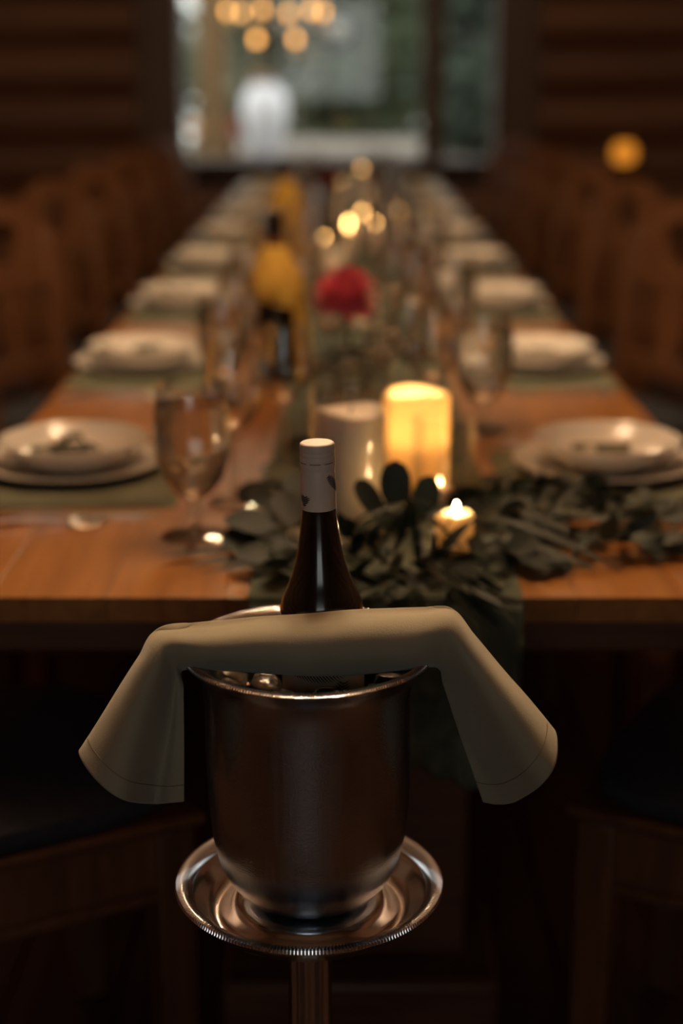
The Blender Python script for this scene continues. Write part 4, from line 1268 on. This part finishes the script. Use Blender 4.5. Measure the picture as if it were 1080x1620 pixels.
dahlia('golden yellow dahlia near the far end of the table', yc, .05, (yc.x, 6.3, TZ + .022), M['yellow_petal'], n=60)

# ------------------------------------------------------------------ sideboard and amber lamp by the back wall
q = px(987, 241, Y=9.72)
sx = q.x + .1
t = thing('sideboard', 'dark wooden sideboard against the log wall under the amber lamp', 'sideboard', (sx, 9.85, 0))
stz = q.z - .14
add('cabinet_body', MB().box(-.55, .55, -.22, .22, .06, stz - .03), t, mat=M['table_dark'], bevel=.005)
add('top_board', MB().box(-.58, .58, -.25, .24, stz - .03, stz), t, mat=M['table_dark'], bevel=.006)
add('plinth', MB().box(-.52, .52, -.20, .20, 0, .06), t, mat=M['table_dark'])
for s in (-1, 1):
    dd = add('cabinet_door', MB().box(*sorted((s * .02, s * .53)), -.236, -.22, .09, stz - .06), t, mat=M['chair'], bevel=.004)
    add('knob', MB().lathe([(0, 0), (.008, 0), (.006, .012), (.013, .02), (.009, .028), (0, .03)], 16), dd, loc=(s * .06, -.236, stz * .55), rot=(PI / 2, 0, 0), mat=M['gold'])
t = thing('amber_lamp', 'small amber glass lamp glowing on the sideboard by the log wall', 'lamp', (q.x, 9.72, stz))
add('lamp_base', MB().lathe([(0, 0), (.045, 0), (.05, .008), (.02, .02), (.012, .05), (.02, .075), (0, .08)], 24), t, mat=M['iron'])
add('lamp_shade', MB().lathe([(.025, .075), (.055, .085), (.068, .115), (.068, .155), (.05, .19), (.03, .20)], 24), t, mat=emit('amber_glass', (1.0, .33, .03), .29))
add('lamp_cap', MB().lathe([(.033, .198), (.028, .208), (.008, .215), (.008, .225), (0, .227)], 16), t, mat=M['iron'])

# ------------------------------------------------------------------ chandeliers
def chandelier(label, x, y, z, power, suffix=''):
    """z = height of the upper tier's bulbs"""
    bm_ = emit('warm_bulb', (1.0, .70, .40), power) if power else M['bulb']
    t = thing('chandelier' + suffix, label, 'chandelier', (x, y, z))
    add('stem_rod', MB().tube([(0, 0, -.2), (0, 0, ROOM_Z - z - .02)], .011, 10), t, mat=M['iron'])
    add('canopy_plate', MB().lathe([(0, ROOM_Z - z - .001), (.06, ROOM_Z - z - .001), (.055, ROOM_Z - z - .02), (.015, ROOM_Z - z - .04), (0, ROOM_Z - z - .04)], 24), t, mat=M['iron'])
    add('hub', MB().lathe([(0, -.24), (.02, -.22), (.035, -.19), (.02, -.15), (.012, -.1), (0, -.1)], 16), t, mat=M['iron'])
    for tier, (r, zz, n_, off) in enumerate(((.27, 0, 6, .3), (.15, -.145, 4, .8))):
        for k in range(n_):
            a = off + 2 * PI * k / n_
            d = Vector((math.cos(a), math.sin(a), 0))
            pts = [Vector((0, 0, zz - .14)) + d * .012, d * r * .5 + Vector((0, 0, zz - .17)), d * r * .9 + Vector((0, 0, zz - .14)), d * r + Vector((0, 0, zz - .085))]
            arm = add('arm', MB().tube([tuple(cr(pts, i / 9 * 3)) for i in range(10)], .006, 6), t, mat=M['iron'])
            e = d * r
            add('drip_cup', MB().lathe([(0, zz - .09), (.024, zz - .085), (.026, zz - .078), (.012, zz - .082), (0, zz - .08)], 14, c=(e.x, e.y, 0)), arm, mat=M['iron'])
            add('candle_sleeve', MB().lathe([(0, zz - .08), (.010, zz - .08), (.010, zz - .018), (0, zz - .018)], 12, c=(e.x, e.y, 0)), arm, mat=M['wax'])
            add('bulb' + suffix, MB().lathe([(0, zz - .018), (.009, zz - .016), (.016, zz + .0), (.014, zz + .014), (.005, zz + .032), (0, zz + .036)], 12, c=(e.x, e.y, 0)), arm, mat=bm_)
    return t
cpx = px(436, 20, Y=8.7)
chandelier('iron candle chandelier hanging in front of the far window', cpx.x, 8.7, cpx.z, 0)
chandelier('iron candle chandelier above the middle of the table', 0, 5.4, 2.55, 200, '_offscreen')
chandelier('iron candle chandelier above the bucket end of the table', 0, 2.2, 2.55, 620, '_offscreen')
